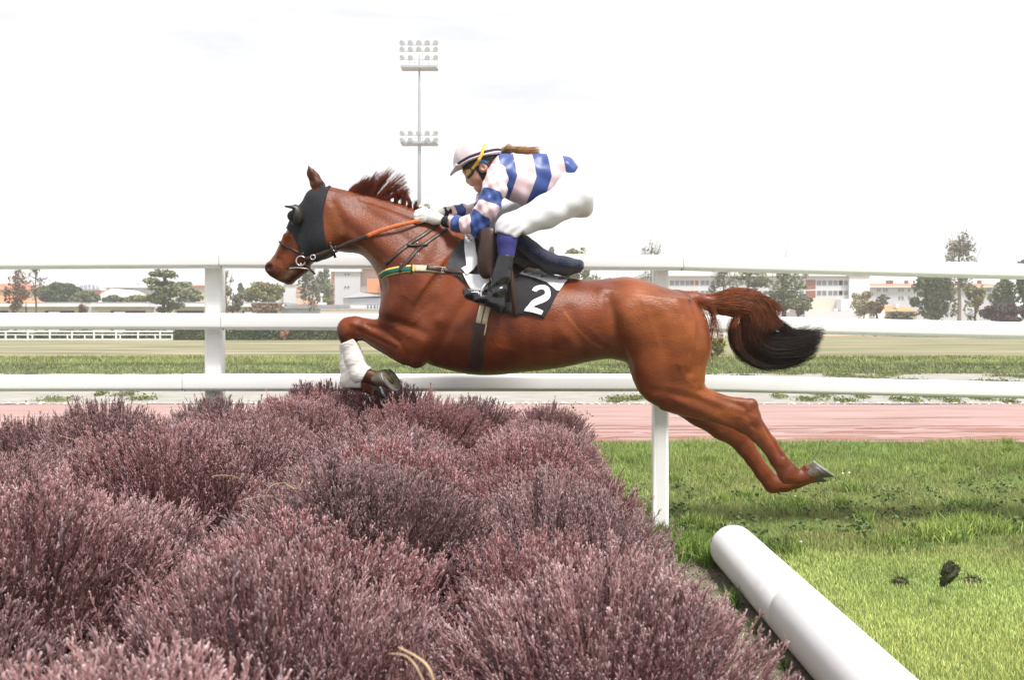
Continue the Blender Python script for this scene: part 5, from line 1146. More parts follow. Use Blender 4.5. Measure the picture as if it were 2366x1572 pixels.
def skin_tint(v):
    t = np.ones((len(v), 3)); return t
person, _, _ = sdf_mesh('person', bd, M_skin, None, uvw2xyz([(1240, 470, 0)])[0], it=1)
tag(person, 'jockey crouched over the galloping horse in blue and pale pink hooped silks', 'person')
# a finer face laid over the coarse one
fc = SDF((1062, 370, -44), (1160, 452, 44), 1.25); head_field(fc); fc.d -= 0.5; fc.polyclip([(1062, 378), (1150, 372), (1158, 452), (1062, 452)], 1)
def face_tint(v):
    return None
sdf_mesh('face', fc, M_skin, person, it=1)
# silks
ts = SDF((1115, 340, -84), (1352, 496, 84), 2.3); limbs(ts, 1.0)
sl, U, V, W = ts.blk(ts.lo, ts.lo+(ts.n-1)*ts.h)
ts.d += (1.5*np.sin(U*0.16+V*0.045+W*0.03)*np.sin(V*0.06+1.0)+1.1*np.sin(U*0.07-V*0.16)-0.4).astype(np.float32)
ts.polyclip([(1122, 352), (1340, 346), (1337, 386), (1326, 404), (1306, 412), (1292, 442), (1284, 449), (1246, 468), (1206, 490), (1160, 480), (1120, 440)], 2)
v, f = ts.nets(1); bandc = ((v[:, 0]-np.interp(v[:, 1], [352, 385, 415, 445, 480], [-3, 3, 8, -2, -18]))-1140)/200
sdf_mesh('silk_jacket', ts, M_silk, person, it=1, attrs={'band': bandc})
jk = bpy.data.objects['silk_jacket']
for sg in (1, -1):
    p, r = arm_pts(sg); p = np.array(p); s_ = SDF(p.min(0)-36, p.max(0)+36, 2.1); s_.chain(p, [x+.6 for x in r], 8); s_.polyclip([(CX+(a-CX)*(1-sg*60/F), HY+(b-HY)*(1-sg*60/F)) for a, b in ((1036, 440), (1036, 560), (1215, 560), (1215, 340), (1110, 340))], 2)
    sl, U, V, W = s_.blk(s_.lo, s_.lo+(s_.n-1)*s_.h)
    s_.d += (1.5*np.sin(U*0.14+V*0.21+W*0.05)+1.0*np.sin(U*0.31-V*0.12)-0.3).astype(np.float32)
    v, f = s_.nets(1); cum = np.concatenate([[0], np.cumsum(np.linalg.norm(np.diff(p, axis=0), axis=1))]); best = np.full(len(v), 1e9); bt = np.zeros(len(v))
    for i in range(len(p)-1):
        D = p[i+1]-p[i]; t = np.clip(((v-p[i]) @ D)/(D @ D), 0, 1); dd = np.linalg.norm(v-p[i]-t[:, None]*D, axis=1); m_ = dd < best; best[m_] = dd[m_]; bt[m_] = (cum[i]+t*np.linalg.norm(D))[m_]
    sdf_mesh('sleeve', s_, M_sleeve, jk, it=1, attrs={'band': np.clip(bt/cum[-1]+0.012*np.sin(v[:, 2]*0.2), 0.001, .999)})
    cf = SDF(p[-1]-30, p[-1]+30, 1.8); a = p[-1]; b = p[-2]; dr = (b-a)/np.linalg.norm(b-a); cf.rc(a+dr*14, a-dr*1, 13.6, 12.8, 1); sl, U, V, W = cf.blk(cf.lo, cf.lo+(cf.n-1)*cf.h); tt = (U-a[0])*dr[0]+(V-a[1])*dr[1]+(W-a[2])*dr[2]
    cf.d = np.maximum(cf.d, np.maximum(-tt-1, tt-15)).astype(np.float32); sdf_mesh('cuff', cf, M_cloth, jk)
    gl = SDF(a-[75, 40, 40], a+[22, 40, 40], 1.35); hand(gl, sg); sdf_mesh('glove', gl, M_glove, person, it=1)
# reddish printed mark on the shoulder
jb = BVHTree.FromPolygons([o_.matrix_world @ v_.co for o_ in () for v_ in ()] or [Vector(x_) for x_ in (lambda me_, off_: [tuple(np.array(v_.co)+off_) for v_ in me_.vertices])(jk.data, np.array(wloc(jk)))], [tuple(p_.vertices) for p_ in jk.data.polygons])
sv0 = jk.children[0]; jb2 = BVHTree.FromPolygons([tuple(np.array(v_.co)+np.array(wloc(sv0))) for v_ in sv0.data.vertices], [tuple(p_.vertices) for p_ in sv0.data.polygons])
M_mark = mat('red_print', (0.48, 0.20, 0.22), 0.6, 0.3, var=.15, scale=80)
mk_ = MB()
for ln in ([(1138, 417), (1143, 408), (1147, 403), (1150, 407), (1156, 410.5)], [(1141, 413), (1147, 411), (1153, 412.5), (1148, 416), (1142, 418)], [(1145, 405), (1147, 411), (1149, 416)]):
    pts_ = []
    for u_, v_ in spline(ln, 10):
        d_ = Vector(((u_-CX)/F, 1, -(v_-HY)/F)).normalized(); o_ = Vector((0, 0, CH))
        hs_ = [h_ for h_ in (jb.ray_cast(o_, d_), jb2.ray_cast(o_, d_)) if h_[0] is not None]
        if hs_: pts_.append(np.array(min(hs_, key=lambda h_: h_[3])[0]))
    if len(pts_) > 2: mk_.tube(np.array(pts_), 0.0026, 5)
if mk_.v: mk_.build('printed_mark', M_mark, jk)
# breeches
bc = SDF((1085, 350, -172), (1385, 572, 172), 2.6)
bc.loft([((1288, 368), (1288, 448), 50), ((1310, 372), (1310, 480), 54), ((1330, 384), (1330, 500), 56), ((1348, 412), (1348, 503), 54), ((1361, 440), (1361, 500), 44), ((1369, 464), (1369, 490), 30)], 8, 2.2, axis=(1, 0))
for sg in (1, -1):
    p, r = leg_pts(sg); p = [np.array(x) for x in p]; bc.chain(p[:4], [r[0]+2, r[1]+1, r[2]+1, r[3]+2], 18)
bc.polyclip([(1085, 350), (1390, 350), (1390, 520), (1250, 572), (1205, 548), (1192, 563), (1150, 547), (1143, 560), (1118, 552), (1085, 500)], 2)
sl, U, V, W = bc.blk(bc.lo, bc.lo+(bc.n-1)*bc.h)
bc.d += (0.5*np.sin(U*0.11-V*0.13+W*0.04)+0.8*np.exp(-((U-1185)/28)**2)*np.sin(U*0.25+V*0.32)).astype(np.float32)
sdf_mesh('breeches', bc, M_breech, person, it=1)
for sg in (1, -1):
    p, r = leg_pts(sg); p = [np.array(x) for x in p]
    so_ = SDF(np.minimum(p[2], p[4])-30, np.maximum(p[3], p[4])+30, 2.2); so_.chain(p[2:5], [24, 21.5, 18.5], 6); sdf_mesh('sock', so_, M_sock, person)
    lo = np.min(p[4:], axis=0)-[85, 26, 34]; hi = np.max(p[4:], axis=0)+[34, 40, 34]
    bt_ = SDF(lo, hi, 1.9); du = 0 if sg > 0 else -6
    bt_.chain(p[4:], [19.5, 21, 19, 15], 8)
    bt_.chain([q(1152+du, 706, sg*149), q(1130+du, 694, sg*151), q(1108+du, 689, sg*152), q(1086+du, 681, sg*152), q(1076+du, 676, sg*152)], [16, 15, 14, 11.5, 8], 6, 1.15)
    bt_.chain([q(1155+du, 722, sg*149), q(1148+du, 716, sg*149)], [6, 8], 4, 1.8)
    kk = 1-sg*148/F; bt_.polyclip([(CX+(a+du-CX)*kk, HY+(b-HY)*kk) for a, b in ((1040, 640), (1120, 640), (1140, 588), (1195, 591), (1200, 660), (1172, 705), (1160, 731), (1150, 724), (1118, 704), (1100, 700), (1060, 690))], 2.0)
    sl, U, V, W = bt_.blk(bt_.lo, bt_.lo+(bt_.n-1)*bt_.h); bt_.d += (1.7*np.sin(V*0.26+U*0.12+W*0.1)*np.exp(-((V-672)/26.0)**2)).astype(np.float32)
    sdf_mesh('boot', bt_, M_boot, person, it=1)
# helmet
he = SDF((1036, 304, -62), (1172, 416, 62), 1.9); he.ell((1104, 370, 0), (57.5, 55, 47), -18, 3)
he.polyclip([(1030, 300), (1180, 300), (1180, 352), (1158, 357), (1120, 366), (1085, 378), (1058, 391), (1050, 394), (1030, 394)], 1.5)
he.rc((1056, 386, 0), (1041, 405, 0), 4.0, 1.6, 5, 9)
sl, U, V, W = he.blk(he.lo, he.lo+(he.n-1)*he.h); he.d += (0.5*np.sin(U*0.13+W*0.1)*np.sin(V*0.1)).astype(np.float32)
hm, _, _ = sdf_mesh('helmet', he, M_helm, person, it=1)
def rim(name, dv0, dv1, r, m):
    h2 = SDF((1036, 304, -62), (1172, 416, 62), 1.5); h2.ell((1104, 370, 0), (57.5+r, 55+r, 47+r), -18, 3)
    ln = [(1040, 396), (1058, 386), (1085, 373), (1120, 361), (1160, 349), (1176, 344)]
    h2.polyclip([(a, b+dv0) for a, b in ln]+[(a, b+dv1) for a, b in ln[::-1]], 0.6); sdf_mesh(name, h2, m, hm, it=0)
rim('dark_band', -6.5, 0.5, 1.2, mat('dark_purple_band', (0.045, 0.025, 0.055), 0.7, 0.2)); rim('edge_trim', 0.7, 4.8, 1.4, M_helm)
# black skull cap lining, chin strap, goggles, strap
def shell(name, poly, off, m, parent, extra=None):
    h2 = SDF((1056, 345, -52), (1172, 452, 52), 1.4); head_field(h2); h2.d -= off; h2.polyclip(poly, 0.8)
    if extra: extra(h2)
    return sdf_mesh(name, h2, m, parent, it=1)[0]
def earhole(h2):
    for sg in (1, -1): h2.ell((1118, 392.5, sg*36), (11, 10, 14), -25, 1.5, 's')
shell('skull_cap', [(1059, 392), (1085, 378), (1120, 366), (1160, 354), (1166, 380), (1140, 392), (1132, 376), (1108, 378), (1096, 396), (1084, 398)], 3.2, M_black, hm)
shell('chin_strap', [(1096, 392), (1104, 388), (1128, 378), (1146, 382), (1146, 425), (1128, 440), (1119, 432), (1114, 418), (1106, 404)], 2.2, M_black, hm, earhole)
shell('cap_lining', [(1103, 384), (1110, 374), (1122, 374), (1128, 384), (1118, 381)], 3.6, M_capblue, hm)
gg = shell('goggles', [(1068, 394), (1088, 390), (1100, 394), (1094, 408), (1083, 416), (1076, 410)], 3.5, M_black, person)
shell('goggle_lens', [(1066, 396), (1087, 394), (1092, 399), (1086, 409), (1081, 412), (1075, 408)], 5.0, M_lens, gg)
def goggle_strap():
    c0 = np.array([1104, 370, 0]); ct, sn = math.cos(R(-18)), math.sin(R(-18)); path = [(1121.5, 319), (1119, 333), (1115, 350), (1108, 367), (1099, 381), (1091, 391)]; V, Fc = [], []
    c = spline(path, 26); t = np.gradient(c, axis=0); t /= np.linalg.norm(t, axis=1)[:, None]; nn = np.stack([-t[:, 1], t[:, 0]], 1)
    for sg in (1, -1):
        rows = []
        for sd in (-3.4, 0, 3.4):
            uv = c+nn*sd; x, y = (uv[:, 0]-1104)*ct+(uv[:, 1]-370)*sn, -(uv[:, 0]-1104)*sn+(uv[:, 1]-370)*ct
            r2 = np.clip(1-(x/59.7)**2-(y/57.2)**2, 0, 1); wv = 49.5*np.sqrt(r2); wv = np.where(c[:, 1] > 372, np.interp(c[:, 1], [372, 391], [47.5, 32]), wv)
            rows.append(np.concatenate([uv, (sg*wv)[:, None]], 1))
        H = np.stack(rows, 1)
        k_ = 1-H[:, :, 2:]/F; H[:, :, :2] = np.array([CX, HY])+(H[:, :, :2]-[CX, HY])*k_
        b = sum(len(z) for z in V); o_ = np.array([0, 0, sg*1.4]); V += [(H+o_).reshape(-1, 3), (H-o_).reshape(-1, 3)]; N = 78
        for i in range(25):
            for j in (0, 1): a = b+i*3+j; Fc += [(a, a+1, a+4, a+3), (a+N, a+N+3, a+N+4, a+N+1)]
            for j in (0, 2): a = b+i*3+j; Fc.append((a, a+3, a+N+3, a+N))
    o = mesh('goggle_strap', uvw2xyz(np.concatenate(V)), Fc, M_strapy, gg, None, True); bm = bmesh.new(); bm.from_mesh(o.data); bmesh.ops.recalc_face_normals(bm, faces=bm.faces); bm.to_mesh(o.data); bm.free()
goggle_strap()
def ponytail():
    cl = spline([(1150, 356), (1165, 351), (1178, 346), (1192, 347), (1215, 351), (1248, 353)], 30); m = 14; pth = []
    for i in range(900):
        L = RNG.uniform(0.42, 1); tt = np.linspace(0, L, m); c = np.stack([np.interp(tt*29, np.arange(30), cl[:, k]) for k in (0, 1)], 1)
        wd = np.interp(tt, [0, .12, .28, .36, .5, 1], [2, 6, 8, 4, 6, 13]); a, b = RNG.normal(0, .5, 2); wv = np.sin(tt*38+RNG.uniform(0, 6))*np.where(tt < .35, 1.3, .2)
        pth.append(np.stack([c[:, 0], c[:, 1]+a*wd+wv-1.5, b*wd*1.3], 1))
    v, f, t = strands(uvw2xyz(np.concatenate(pth)).reshape(-1, m, 3), 0.0016, 0.0007); mesh('ponytail', v, f, M_hair, person, None, True, {'tint': np.stack([.8+.9*t, .8+.85*t, .8+.75*t], 1)})
ponytail()

# ================================================================== THE HEATHER HEDGE
M_heath = mat('heather_twigs', (0.86, 0.86, 0.90), 0.6, 0.25, var=0.16, scale=9, attr='tint', objvar=0.16)
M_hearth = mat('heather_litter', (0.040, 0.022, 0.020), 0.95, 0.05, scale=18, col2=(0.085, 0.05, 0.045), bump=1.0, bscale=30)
def tuft_mesh(seed, nst=2500, ntw=21, Rr=0.40):
    rg = np.random.default_rng(seed); m = 7
    nc = nst//6; ck = rg.integers(0, nc, nst)                      # stems stand together in feathery sprays
    ph = rg.uniform(0, 2*math.pi, nc)[ck]+rg.normal(0, 0.05, nst); ct = np.clip(rg.uniform(math.cos(R(106)), 1, nc)[ck]+rg.normal(0, 0.03, nst), -.35, 1); th = np.arccos(ct)
    lob = 1+0.07*np.sin(ph*3+seed)*np.sin(th)+0.05*np.sin(ph*5+2*seed)*np.sin(th)+0.05*np.sin(th*6+seed)
    d = np.stack([np.sin(th)*np.cos(ph), np.sin(th)*np.sin(ph), np.cos(th)], 1); L = Rr*lob*rg.normal(1, 0.028, nc)[ck]*rg.normal(0.985, 0.036, nst)
    o = d*0.10*Rr+np.array([0, 0, -0.34*Rr])*(np.abs(np.sin(th))[:, None])+rg.normal(0, 0.012, (nst, 3))
    e = d*L[:, None]+rg.normal(0, 0.009, (nst, 3)); up_ = np.array([0, 0, 1.0]); ed = d*0.72+up_*0.42+rg.normal(0, 0.12, (nc, 3))[ck]+rg.normal(0, 0.09, (nst, 3)); ed /= np.linalg.norm(ed, axis=1)[:, None]
    c1 = o+(e-o)*0.35; c2 = e-ed*(L*0.38)[:, None]
    t = np.linspace(0, 1, m)[None, :, None]; pth = (1-t)**3*o[:, None]+3*(1-t)**2*t*c1[:, None]+3*(1-t)*t*t*c2[:, None]+t**3*e[:, None]
    v1, f1, t1 = strands(pth, 0.0020, 0.0010)
    shade = rg.uniform(0.72, 1.25, nst)
    pale = (rg.uniform(0, 1, nst) < 0.03)
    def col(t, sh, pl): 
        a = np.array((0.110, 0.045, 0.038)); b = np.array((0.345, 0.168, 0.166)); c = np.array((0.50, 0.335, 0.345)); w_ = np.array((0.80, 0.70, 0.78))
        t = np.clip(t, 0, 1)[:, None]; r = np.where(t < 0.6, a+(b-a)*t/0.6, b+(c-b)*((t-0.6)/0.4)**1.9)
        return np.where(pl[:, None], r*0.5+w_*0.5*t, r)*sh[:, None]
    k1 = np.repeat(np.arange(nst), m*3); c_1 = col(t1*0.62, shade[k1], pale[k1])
    # side twigs up the outer half of each stem
    u = 1-0.36*rg.uniform(0, 1, (nst, ntw))**1.25; x = u*(m-1); i = np.clip(x.astype(int), 0, m-2); fr = (x-i)[:, :, None]; r_ = np.arange(nst)[:, None]
    p = pth[r_, i]*(1-fr)+pth[r_, i+1]*fr; dr = pth[r_, i+1]-pth[r_, i]; dr /= np.linalg.norm(dr, axis=2, keepdims=True)
    q_ = rg.normal(size=(nst, ntw, 3)); q_ -= (q_*dr).sum(2, keepdims=True)*dr; q_ /= np.linalg.norm(q_, axis=2, keepdims=True)
    op = rg.uniform(0.22, 0.62, (nst, ntw, 1)); ln = rg.uniform(0.010, 0.021, (nst, ntw, 1))
    dt = dr*np.cos(op)+q_*np.sin(op); dt[:, :, 2] += 0.18; dt /= np.linalg.norm(dt, axis=2, keepdims=True)
    tw = np.stack([p, p+dt*ln*0.55, p+dt*ln], 2).reshape(-1, 3, 3); tw[:, 1] += rg.normal(0, 0.001, (len(tw), 3))
    v2, f2, t2 = strands(tw, 0.00115, 0.0010)
    rr = v2.reshape(-1, 3, 3, 3); mid = tw[:, 1][:, None]; rr[:, 1] = mid+(rr[:, 1]-mid)*1.3; v2 = rr.reshape(-1, 3)
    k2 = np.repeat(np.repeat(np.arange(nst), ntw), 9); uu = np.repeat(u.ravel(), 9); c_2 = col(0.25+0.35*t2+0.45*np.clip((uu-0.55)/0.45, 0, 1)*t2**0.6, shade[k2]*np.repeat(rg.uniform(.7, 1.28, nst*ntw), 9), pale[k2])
    bi = np.flatnonzero(rg.uniform(0, 1, len(tw)) < 0.34); tp = tw[bi, 2]; td = tw[bi, 2]-tw[bi, 1]; td /= np.linalg.norm(td, axis=1)[:, None]     # dry seed heads at the twig tips
    bl = rg.uniform(.0016, .0034, (len(bi), 1)); v3, f3, t3 = strands(np.stack([tp-td*bl, tp, tp+td*bl], 1), .0008, .0008); r3 = v3.reshape(-1, 3, 3, 3); r3[:, 1] = tp[:, None]+(r3[:, 1]-tp[:, None])*rg.uniform(1.8, 2.9, (len(bi), 1, 1))
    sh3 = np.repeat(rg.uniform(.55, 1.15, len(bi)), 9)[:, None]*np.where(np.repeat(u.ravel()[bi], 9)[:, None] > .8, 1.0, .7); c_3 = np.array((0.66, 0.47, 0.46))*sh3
    return np.concatenate([v1, v2, r3.reshape(-1, 3)]), np.concatenate([f1, f2+len(v1), f3+len(v1)+len(v2)]), np.concatenate([c_1, c_2, c_3])
hedge = thing('brush_hedge', 'wide low jump hedge of purple-brown heather tufts filling the foreground', 'hedge', (-0.9, 3.2, 0))
protos = []
for sd_ in range(5):
    v, f, c = tuft_mesh(31+sd_); o = mesh('heather_tuft', v+np.array(hedge.location), f, M_heath, hedge, None, False, {'tint': c}); o.location = (0, 0, 0); protos.append(o)
mound = []
def put_tufts():
    rs = np.random.default_rng(12); used = set(); spots = []
    rows = [(0.13, 0.86, 0.9, 5.3, 0.52), (-0.46, 0.90, 0.72, 5.55, 0.49), (-1.10, 0.92, 1.8, 6.0, 0.50), (-1.74, 0.865, 3.0, 5.95, 0.50), (-2.36, 0.80, 4.0, 5.9, 0.56), (-2.86, 0.66, 5.0, 5.9, 0.56)]
    for ri, (x, h, y0, y1, st) in enumerate(rows):
        y = y0
        while y <= y1+0.05:
            spots.append((x+rs.normal(0, 0.05), y+rs.normal(0, 0.09), h*rs.normal(0.99, 0.042), rs)); y += st*rs.uniform(0.88, 1.12)
    spots += [(-0.72, 6.0, 0.925, rs), (-1.12, 6.15, 0.955, rs), (-0.20, 5.62, 0.90, rs), (0.19, 5.3, 0.875, rs)]
    for j, (x, y, h, _) in enumerate(spots):
        if x > 0: x += -0.055 if 2.95 < y < 4.9 else (0.06 if y < 2.9 else 0)
        k = int(rs.integers(5)); src = protos[k]
        o = src if k not in used else src.copy()
        if k in used: COL.objects.link(o)
        used.add(k); o.parent = hedge
        rr = rs.uniform(0.345, 0.425)*(0.90 if x > 0 else 1.0)*(0.66 if (x > 0 and y > 4.7) else 1.0)
        o.location = Vector((x, y, h-rr))-hedge.location; o.scale = tuple(rr/0.40*rs.uniform(.94, 1.06) for _ in range(3))
        o.rotation_euler = (rs.normal(0, 0.12), rs.normal(0, 0.12), rs.uniform(0, 6.28)); mound.append((x, y, h, rr))
    for k in range(5):
        if k not in used: bpy.data.objects.remove(protos[k])
put_tufts()
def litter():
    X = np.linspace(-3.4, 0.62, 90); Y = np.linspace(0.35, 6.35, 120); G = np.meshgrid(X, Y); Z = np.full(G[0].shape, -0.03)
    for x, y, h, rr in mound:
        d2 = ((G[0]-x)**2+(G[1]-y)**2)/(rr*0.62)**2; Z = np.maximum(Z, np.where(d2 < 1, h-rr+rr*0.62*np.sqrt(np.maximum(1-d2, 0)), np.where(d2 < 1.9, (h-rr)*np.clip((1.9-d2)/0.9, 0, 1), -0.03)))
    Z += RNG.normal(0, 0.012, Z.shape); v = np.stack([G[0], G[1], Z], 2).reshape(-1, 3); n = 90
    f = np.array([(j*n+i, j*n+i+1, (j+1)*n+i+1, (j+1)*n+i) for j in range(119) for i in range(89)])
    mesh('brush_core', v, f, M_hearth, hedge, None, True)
litter()
M_straw = mat('dry_straw', (0.46, 0.33, 0.20), 0.7, 0.25, var=0.2, scale=30)
def straw(pts, Y, r=0.0022):
    P3 = spline(np.array([P(px, py, Y+dy) for px, py, dy in pts]), 16); MB().tube(P3, np.linspace(r, r*0.5, 16), 5).build('straw', M_straw, hedge, smooth=True)
for pts, Y, r in (([(985, 1590, 0), (960, 1540, 0), (930, 1515, .03), (897, 1512, .05)], 1.20, .0016), ([(1005, 1585, 0), (990, 1545, 0), (955, 1515, .02), (920, 1497, .03)], 1.22, .0022), ([(614, 1150, 0), (622, 1128, 0), (645, 1117, .02), (690, 1126, .05)], 2.55, .0010), ([(550, 1160, 0), (590, 1150, 0), (625, 1146, 0)], 2.55, .0009), ([(490, 1100, 0), (530, 1100, 0), (555, 1108, 0), (563, 1120, 0)], 2.75, .0009), ([(135, 1006, 0), (175, 1018, 0), (215, 1030, 0), (236, 1046, 0)], 3.6, .0009), ([(215, 1082, 0), (240, 1080, 0), (285, 1083, 0)], 3.2, .0018), ([(700, 1110, 0), (690, 1128, 0), (660, 1120, .02)], 2.5, .0015)): straw(pts, Y, r)
M_sprig = mat('green_sprig', (0.16, 0.20, 0.04), 0.7, 0.2, var=0.2)
sp_ = []
for px, py in ((1325, 945), (1321, 952), (1352, 958), (1356, 962), (1325, 938)): sp_ += [P(px, py, 5.25)+RNG.normal(0, 0.012, 3) for _ in range(6)]
v, f = leafcloud(np.array(sp_), None, 0.008); mesh('green_sprig', v, f, M_sprig, hedge)

# ================================================================== GRASS
M_grass = mat('grass_blades', (0.85, 0.9, 0.85), 0.55, 0.25, var=0.15, scale=1.6, attr='tint', transl=0)
def blades(x, y, h, wd, col, lean=0.35, z0=0.0):
    n = len(x); a = RNG.uniform(0, 2*math.pi, n); b = RNG.uniform(0, 2*math.pi, n); ln = np.abs(RNG.normal(0, lean, n))*h
    base = np.stack([x, y, np.full(n, z0)], 1); sd = np.stack([np.cos(a), np.sin(a), 0*a], 1)*wd[:, None]/2; dl = np.stack([np.cos(b)*ln, np.sin(b)*ln, 0*b], 1)
    m1 = base+dl*0.32+np.array([0, 0, 1])*(h*0.55)[:, None]; tp = base+dl+np.array([0, 0, 1])*(np.sqrt(np.maximum(h**2-(ln*0.6)**2, (0.3*h)**2)))[:, None]
    v = np.stack([base-sd, base+sd, m1+sd*0.8, m1-sd*0.8, tp+sd*0.12, tp-sd*0.12], 1).reshape(-1, 3)
    i = np.arange(n)[:, None]*6; f = np.concatenate([i+[0, 1, 2, 3], i+[3, 2, 4, 5]], 0)
    c = np.repeat(col, 6, 0); gr = np.tile(np.array([.78, .78, 1, 1, 1.12, 1.12]), n)[:, None]
    return v, f, c*gr
def vnoise(x, y, s, seed):
    rg = np.random.default_rng(seed); g = rg.uniform(0, 1, (64, 64)); X, Y = (x/s) % 63, (y/s) % 63; i, j = X.astype(int), Y.astype(int); fx, fy = X-i, Y-j; fx = fx*fx*(3-2*fx); fy = fy*fy*(3-2*fy)
    return (g[i, j]*(1-fx)+g[i+1, j]*fx)*(1-fy)+(g[i, j+1]*(1-fx)+g[i+1, j+1]*fx)*fy
def grass():
    xs, ys = [], []
    def area(x0, x1, y0, y1, n): xs.append(RNG.uniform(x0, x1, n)); ys.append(RNG.uniform(y0, y1, n))
    area(1.0, 3.4, 3.2, 6.0, 120000); area(0.6, 4.2, 6.0, 8.2, 85000); area(0.4, 6.2, 8.2, 11.05, 80000); area(-6.5, 0.6, 6.2, 11.05, 42000); area(3.4, 7.5, 3.0, 8.2, 20000)
    x, y = np.concatenate(xs), np.concatenate(ys)
    keep = ~((np.abs(x-1.163) < 0.125) & (y < 5.5)) & ~((x < 1.05) & (y < 5.75))
    keep &= y < 11.05-0.12*vnoise(x+20, y, 0.25, 3)
    x, y = x[keep], y[keep]; n = len(x)
    n1, n2, n3 = vnoise(x+20, y, 0.55, 1), vnoise(x+20, y, 0.16, 2), vnoise(x+20, y, 1.3, 5)
    yy = y+0.5*(n1-0.5)+0.12*(x-1.5)*(y < 6.6)
    mown = np.clip((6.05-yy)/0.25, 0, 1); far = np.clip((yy-8.3)/0.9, 0, 1); mid = 1-np.maximum(mown, far)
    h = mown*RNG.uniform(.014, .032, n)+mid*RNG.uniform(.02, .06, n)*(0.45+0.9*n1)+far*RNG.uniform(.05, .10, n)*(0.7+0.6*n1)
    wd = np.interp(y, [3, 6, 11], [.0022, .0034, .006])*RNG.uniform(.7, 1.3, n)
    cm = np.array((.49, .55, .19)); ci = np.array((.31, .345, .13)); cf = np.array((.28, .35, .105))
    col = mown[:, None]*cm+mid[:, None]*ci+far[:, None]*cf
    col = col*(0.72+0.34*n1+0.30*n2)[:, None]; col[:, 0] *= 0.92+0.18*n3
    dry = RNG.uniform(0, 1, n) < (0.05+0.16*mid*(n1 < 0.42)+0.10*mown*(n2 > 0.6)); col[dry] = np.array((.30, .245, .15))*RNG.uniform(.6, 1.2, (dry.sum(), 1))
    bare = (mid > 0.5) & (n1 < 0.30) & (RNG.uniform(0, 1, n) < 0.55); kp = ~bare
    V, Fq, C = [], [], []; b = 0
    def addb(v, f, c):
        nonlocal b
        V.append(v); Fq.append(f+b); C.append(c); b += len(v)
    addb(*blades(x[kp], y[kp], h[kp], wd[kp], col[kp]*RNG.uniform(.75, 1.25, (kp.sum(), 1))))
    # long tussocks: by the pole's far end, along the soil edge, at the track edge
    for cx, cy, r, hh, k, cc in [(0.98, 5.75, .14, .16, 700, (.24, .34, .08)), (0.82, 6.05, .18, .14, 700, (.25, .34, .08)), (1.08, 5.55, .07, .13, 400, (.17, .27, .05)), (1.5, 5.9, .2, .08, 600, (.26, .35, .09)), (2.55, 6.25, .16, .10, 600, (.30, .38, .09)), (2.95, 6.6, .2, .10, 700, (.28, .36, .09)), (2.2, 6.0, .16, .08, 500, (.2, .28, .06)), (3.4, 6.45, .2, .09, 600, (.19, .28, .06)), (0.7, 6.8, .3, .11, 800, (.24, .33, .08)), (1.9, 7.2, .25, .08, 600, (.25, .33, .09)),
                                (1.02, 4.75, .05, .10, 160, (.14, .22, .05)), (1.03, 4.35, .04, .07, 90, (.15, .22, .06)), (1.04, 3.9, .05, .05, 90, (.15, .2, .06)), (0.95, 3.6, .06, .05, 80, (.17, .22, .08))]+[(RNG.uniform(.4, 5.5), RNG.uniform(6.3, 10.8), RNG.uniform(.05, .16), RNG.uniform(.07, .13), 220, (.27, .35, .09)) for _ in range(60)]:
        xx, y2 = cx+RNG.normal(0, r*.5, k), cy+RNG.normal(0, r*.5, k); ok = ~((np.abs(xx-1.163) < 0.125) & (y2 < 5.5))
        xx, y2 = xx[ok], y2[ok]; m = len(xx); addb(*blades(xx, y2, hh*RNG.uniform(.5, 1.1, m), RNG.uniform(.004, .008, m), np.array(cc)*RNG.uniform(.65, 1.3, (m, 1)), lean=.55))
    g = mesh('grass', np.concatenate(V), np.concatenate(Fq), M_grass, None, None, False, {'tint': np.concatenate(C)}); tag(g, 'green lawn grass, short and yellowish near the white pole, longer behind', 'grass', kind='stuff')
grass()
def lawn_weeds():
    cs, sz = [], []
    for _ in range(240):
        x, y = RNG.uniform(.5, 4.6), RNG.normal(7.1, 0.75)
        if (abs(x-1.163) < .16 and y < 5.6) or y < 5.9: continue
        k = RNG.integers(6, 18); a = RNG.normal(0, RNG.uniform(.02, .06), (k, 3)); a[:, 2] = RNG.uniform(.015, .06, k); cs.append(a+[x, y, 0]); sz.append(RNG.uniform(.010, .024, k))
    for _ in range(26):
        y = RNG.uniform(3.4, 5.5); k = 10; a = RNG.normal(0, .03, (k, 3)); a[:, 2] = RNG.uniform(.01, .03, k); cs.append(a+[RNG.uniform(.7, 1.03), y, 0.006]); sz.append(RNG.uniform(.006, .014, k))
    v, f = leafcloud(np.concatenate(cs), None, np.concatenate(sz), tilt=.5); tag(mesh('lawn_weeds', v, f, mat('clover', (0.055, 0.10, 0.03), 0.6, 0.3, scale=3, col2=(0.13, 0.20, 0.06))), 'dark broad-leaved weeds and clover in the rough grass behind the pole', 'weeds', kind='stuff')
    fl = MB()
    for px, py in ((1947, 1102), (1962, 1100), (1836, 1158), (1850, 1270), (1600, 1250)):
        x, y = PG(px, py+14); fl.ball((x, y, .075), (.010, .010, .006), 7, 4)
    tag(fl.build('lawn_daisies', M_trimw), 'tiny white daisies dotted in the grass near the raised hoof', 'flowers', kind='stuff')
lawn_weeds()
def soil_bits():
    n = 2600; x = RNG.uniform(.55, 1.06, n); y = RNG.uniform(3.2, 5.6, n); c = np.stack([x, y, RNG.uniform(.010, .018, n)], 1)
    v, f = leafcloud(c, None, RNG.uniform(.002, .011, n), tilt=.25); tag(mesh('soil_debris', v, f, mat('dead_twigs', (0.10, 0.075, 0.06), 0.9, 0.1, scale=12, col2=(0.30, 0.25, 0.20))), 'dead twig litter on the bare soil between hedge and pole', 'litter', kind='stuff')
soil_bits()
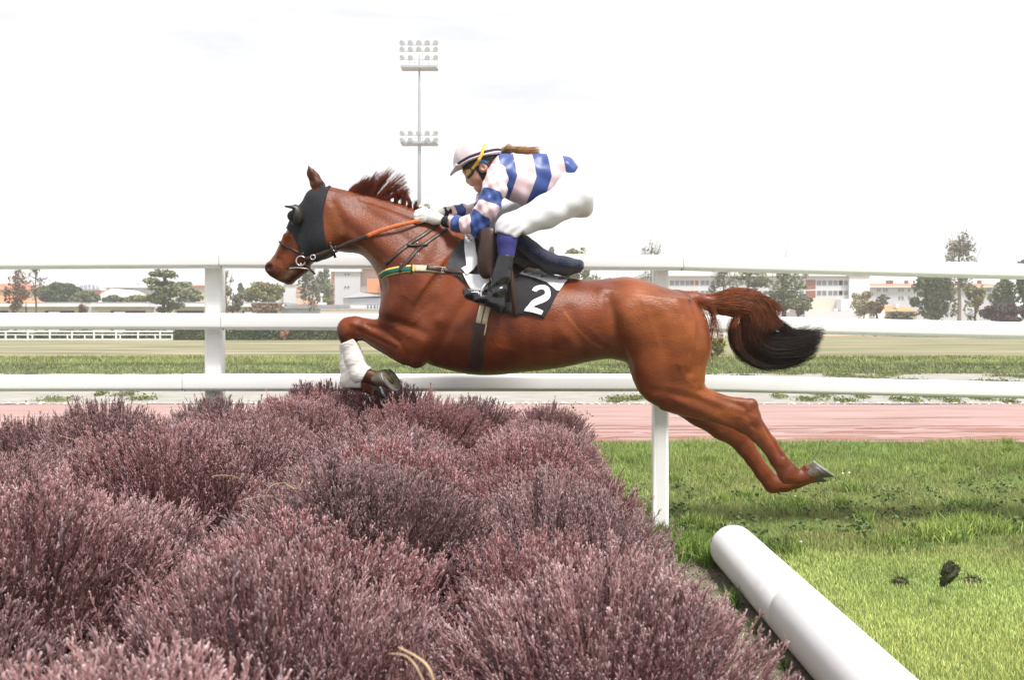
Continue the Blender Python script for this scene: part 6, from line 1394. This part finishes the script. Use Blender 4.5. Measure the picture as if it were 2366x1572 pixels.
# ---- clods of turf thrown up by the hooves
M_clod = mat('turf_clod_earth', (0.035, 0.034, 0.018), 0.95, 0.05, scale=30, col2=(0.10, 0.095, 0.06), bump=1.0, bscale=60)
M_clodg = mat('clod_grass', (0.05, 0.07, 0.025), 0.8, 0.1, var=0.4, scale=30)
def clod(loc, r, rot, label, seed, earth=M_clod):
    rg = np.random.default_rng(seed); mb = MB(); mb.ball((0, 0, 0), 1, 40, 26); v = mb.v[0]
    n_ = 1+sum(a*np.sin(v @ rg.normal(0, fq, 3)+rg.uniform(0, 6)) for a, fq in ((.26, 2.2), (.20, 4), (.16, 8), (.12, 15), (.08, 26)))
    v = v*n_[:, None]*np.array(r); c, s = math.cos(R(rot)), math.sin(R(rot)); v = np.stack([v[:, 0]*c-v[:, 2]*s, v[:, 1], v[:, 0]*s+v[:, 2]*c], 1)
    o = mesh('turf_clod', v+loc, mb.f, earth, None, loc, True); tag(o, label, 'turf clod', 'clods of turf on the lawn')
    k = 420; i = rg.integers(0, len(v), k); d = v[i]/np.linalg.norm(v[i], axis=1)[:, None]; p0 = v[i]*0.9+loc; p1 = p0+(d+rg.normal(0, .5, (k, 3)))*rg.uniform(.006, .022, (k, 1))
    vv, ff, _ = strands(np.stack([p0, (p0+p1)/2, p1], 1), .0014, .0006); mesh('roots', vv, ff, M_clodg, o)
clod(P(2193, 1327, 4.75), (.026, .022, .042), -28, 'dark turf clod flying through the air above the lawn', 5)
x_, y_ = PG(2081, 1356); M_clod2 = mat('dry_clod_earth', (0.17, 0.14, 0.095), 0.95, 0.05, scale=30, col2=(0.32, 0.265, 0.19), bump=1.0, bscale=60)
clod(np.array([x_, y_, .022]), (.026, .022, .014), 0, 'small brown turf clod lying on the lawn nearest the white pole', 6, M_clod2)
x_, y_ = PG(2245, 1349); clod(np.array([x_, y_, .014]), (.030, .02, .010), 0, 'thin flat turf clod lying on the lawn below right of the flying one', 7, M_clod2)

# ================================================================== THE AIR
def haze():  # added veil: washes out the distance the way overexposure would
    m = bpy.data.materials.new('added_haze'); m.use_nodes = True; t = m.node_tree; t.nodes.clear()
    pv = t.nodes.new('ShaderNodeVolumePrincipled'); pv.inputs['Color'].default_value = (0.96, 0.97, 1, 1); pv.inputs['Density'].default_value = HAZE; pv.inputs['Anisotropy'].default_value = 0.2
    o = t.nodes.new('ShaderNodeOutputMaterial'); t.links.new(pv.outputs[0], o.inputs['Volume'])
    b = MB().box(-460, 460, -70, 470, -1.0, 34).build('haze', m); tag(b, 'thin bright haze volume added over the course to pale the far trees and houses', 'haze', kind='stuff')
HAZE = 0.0011
haze()
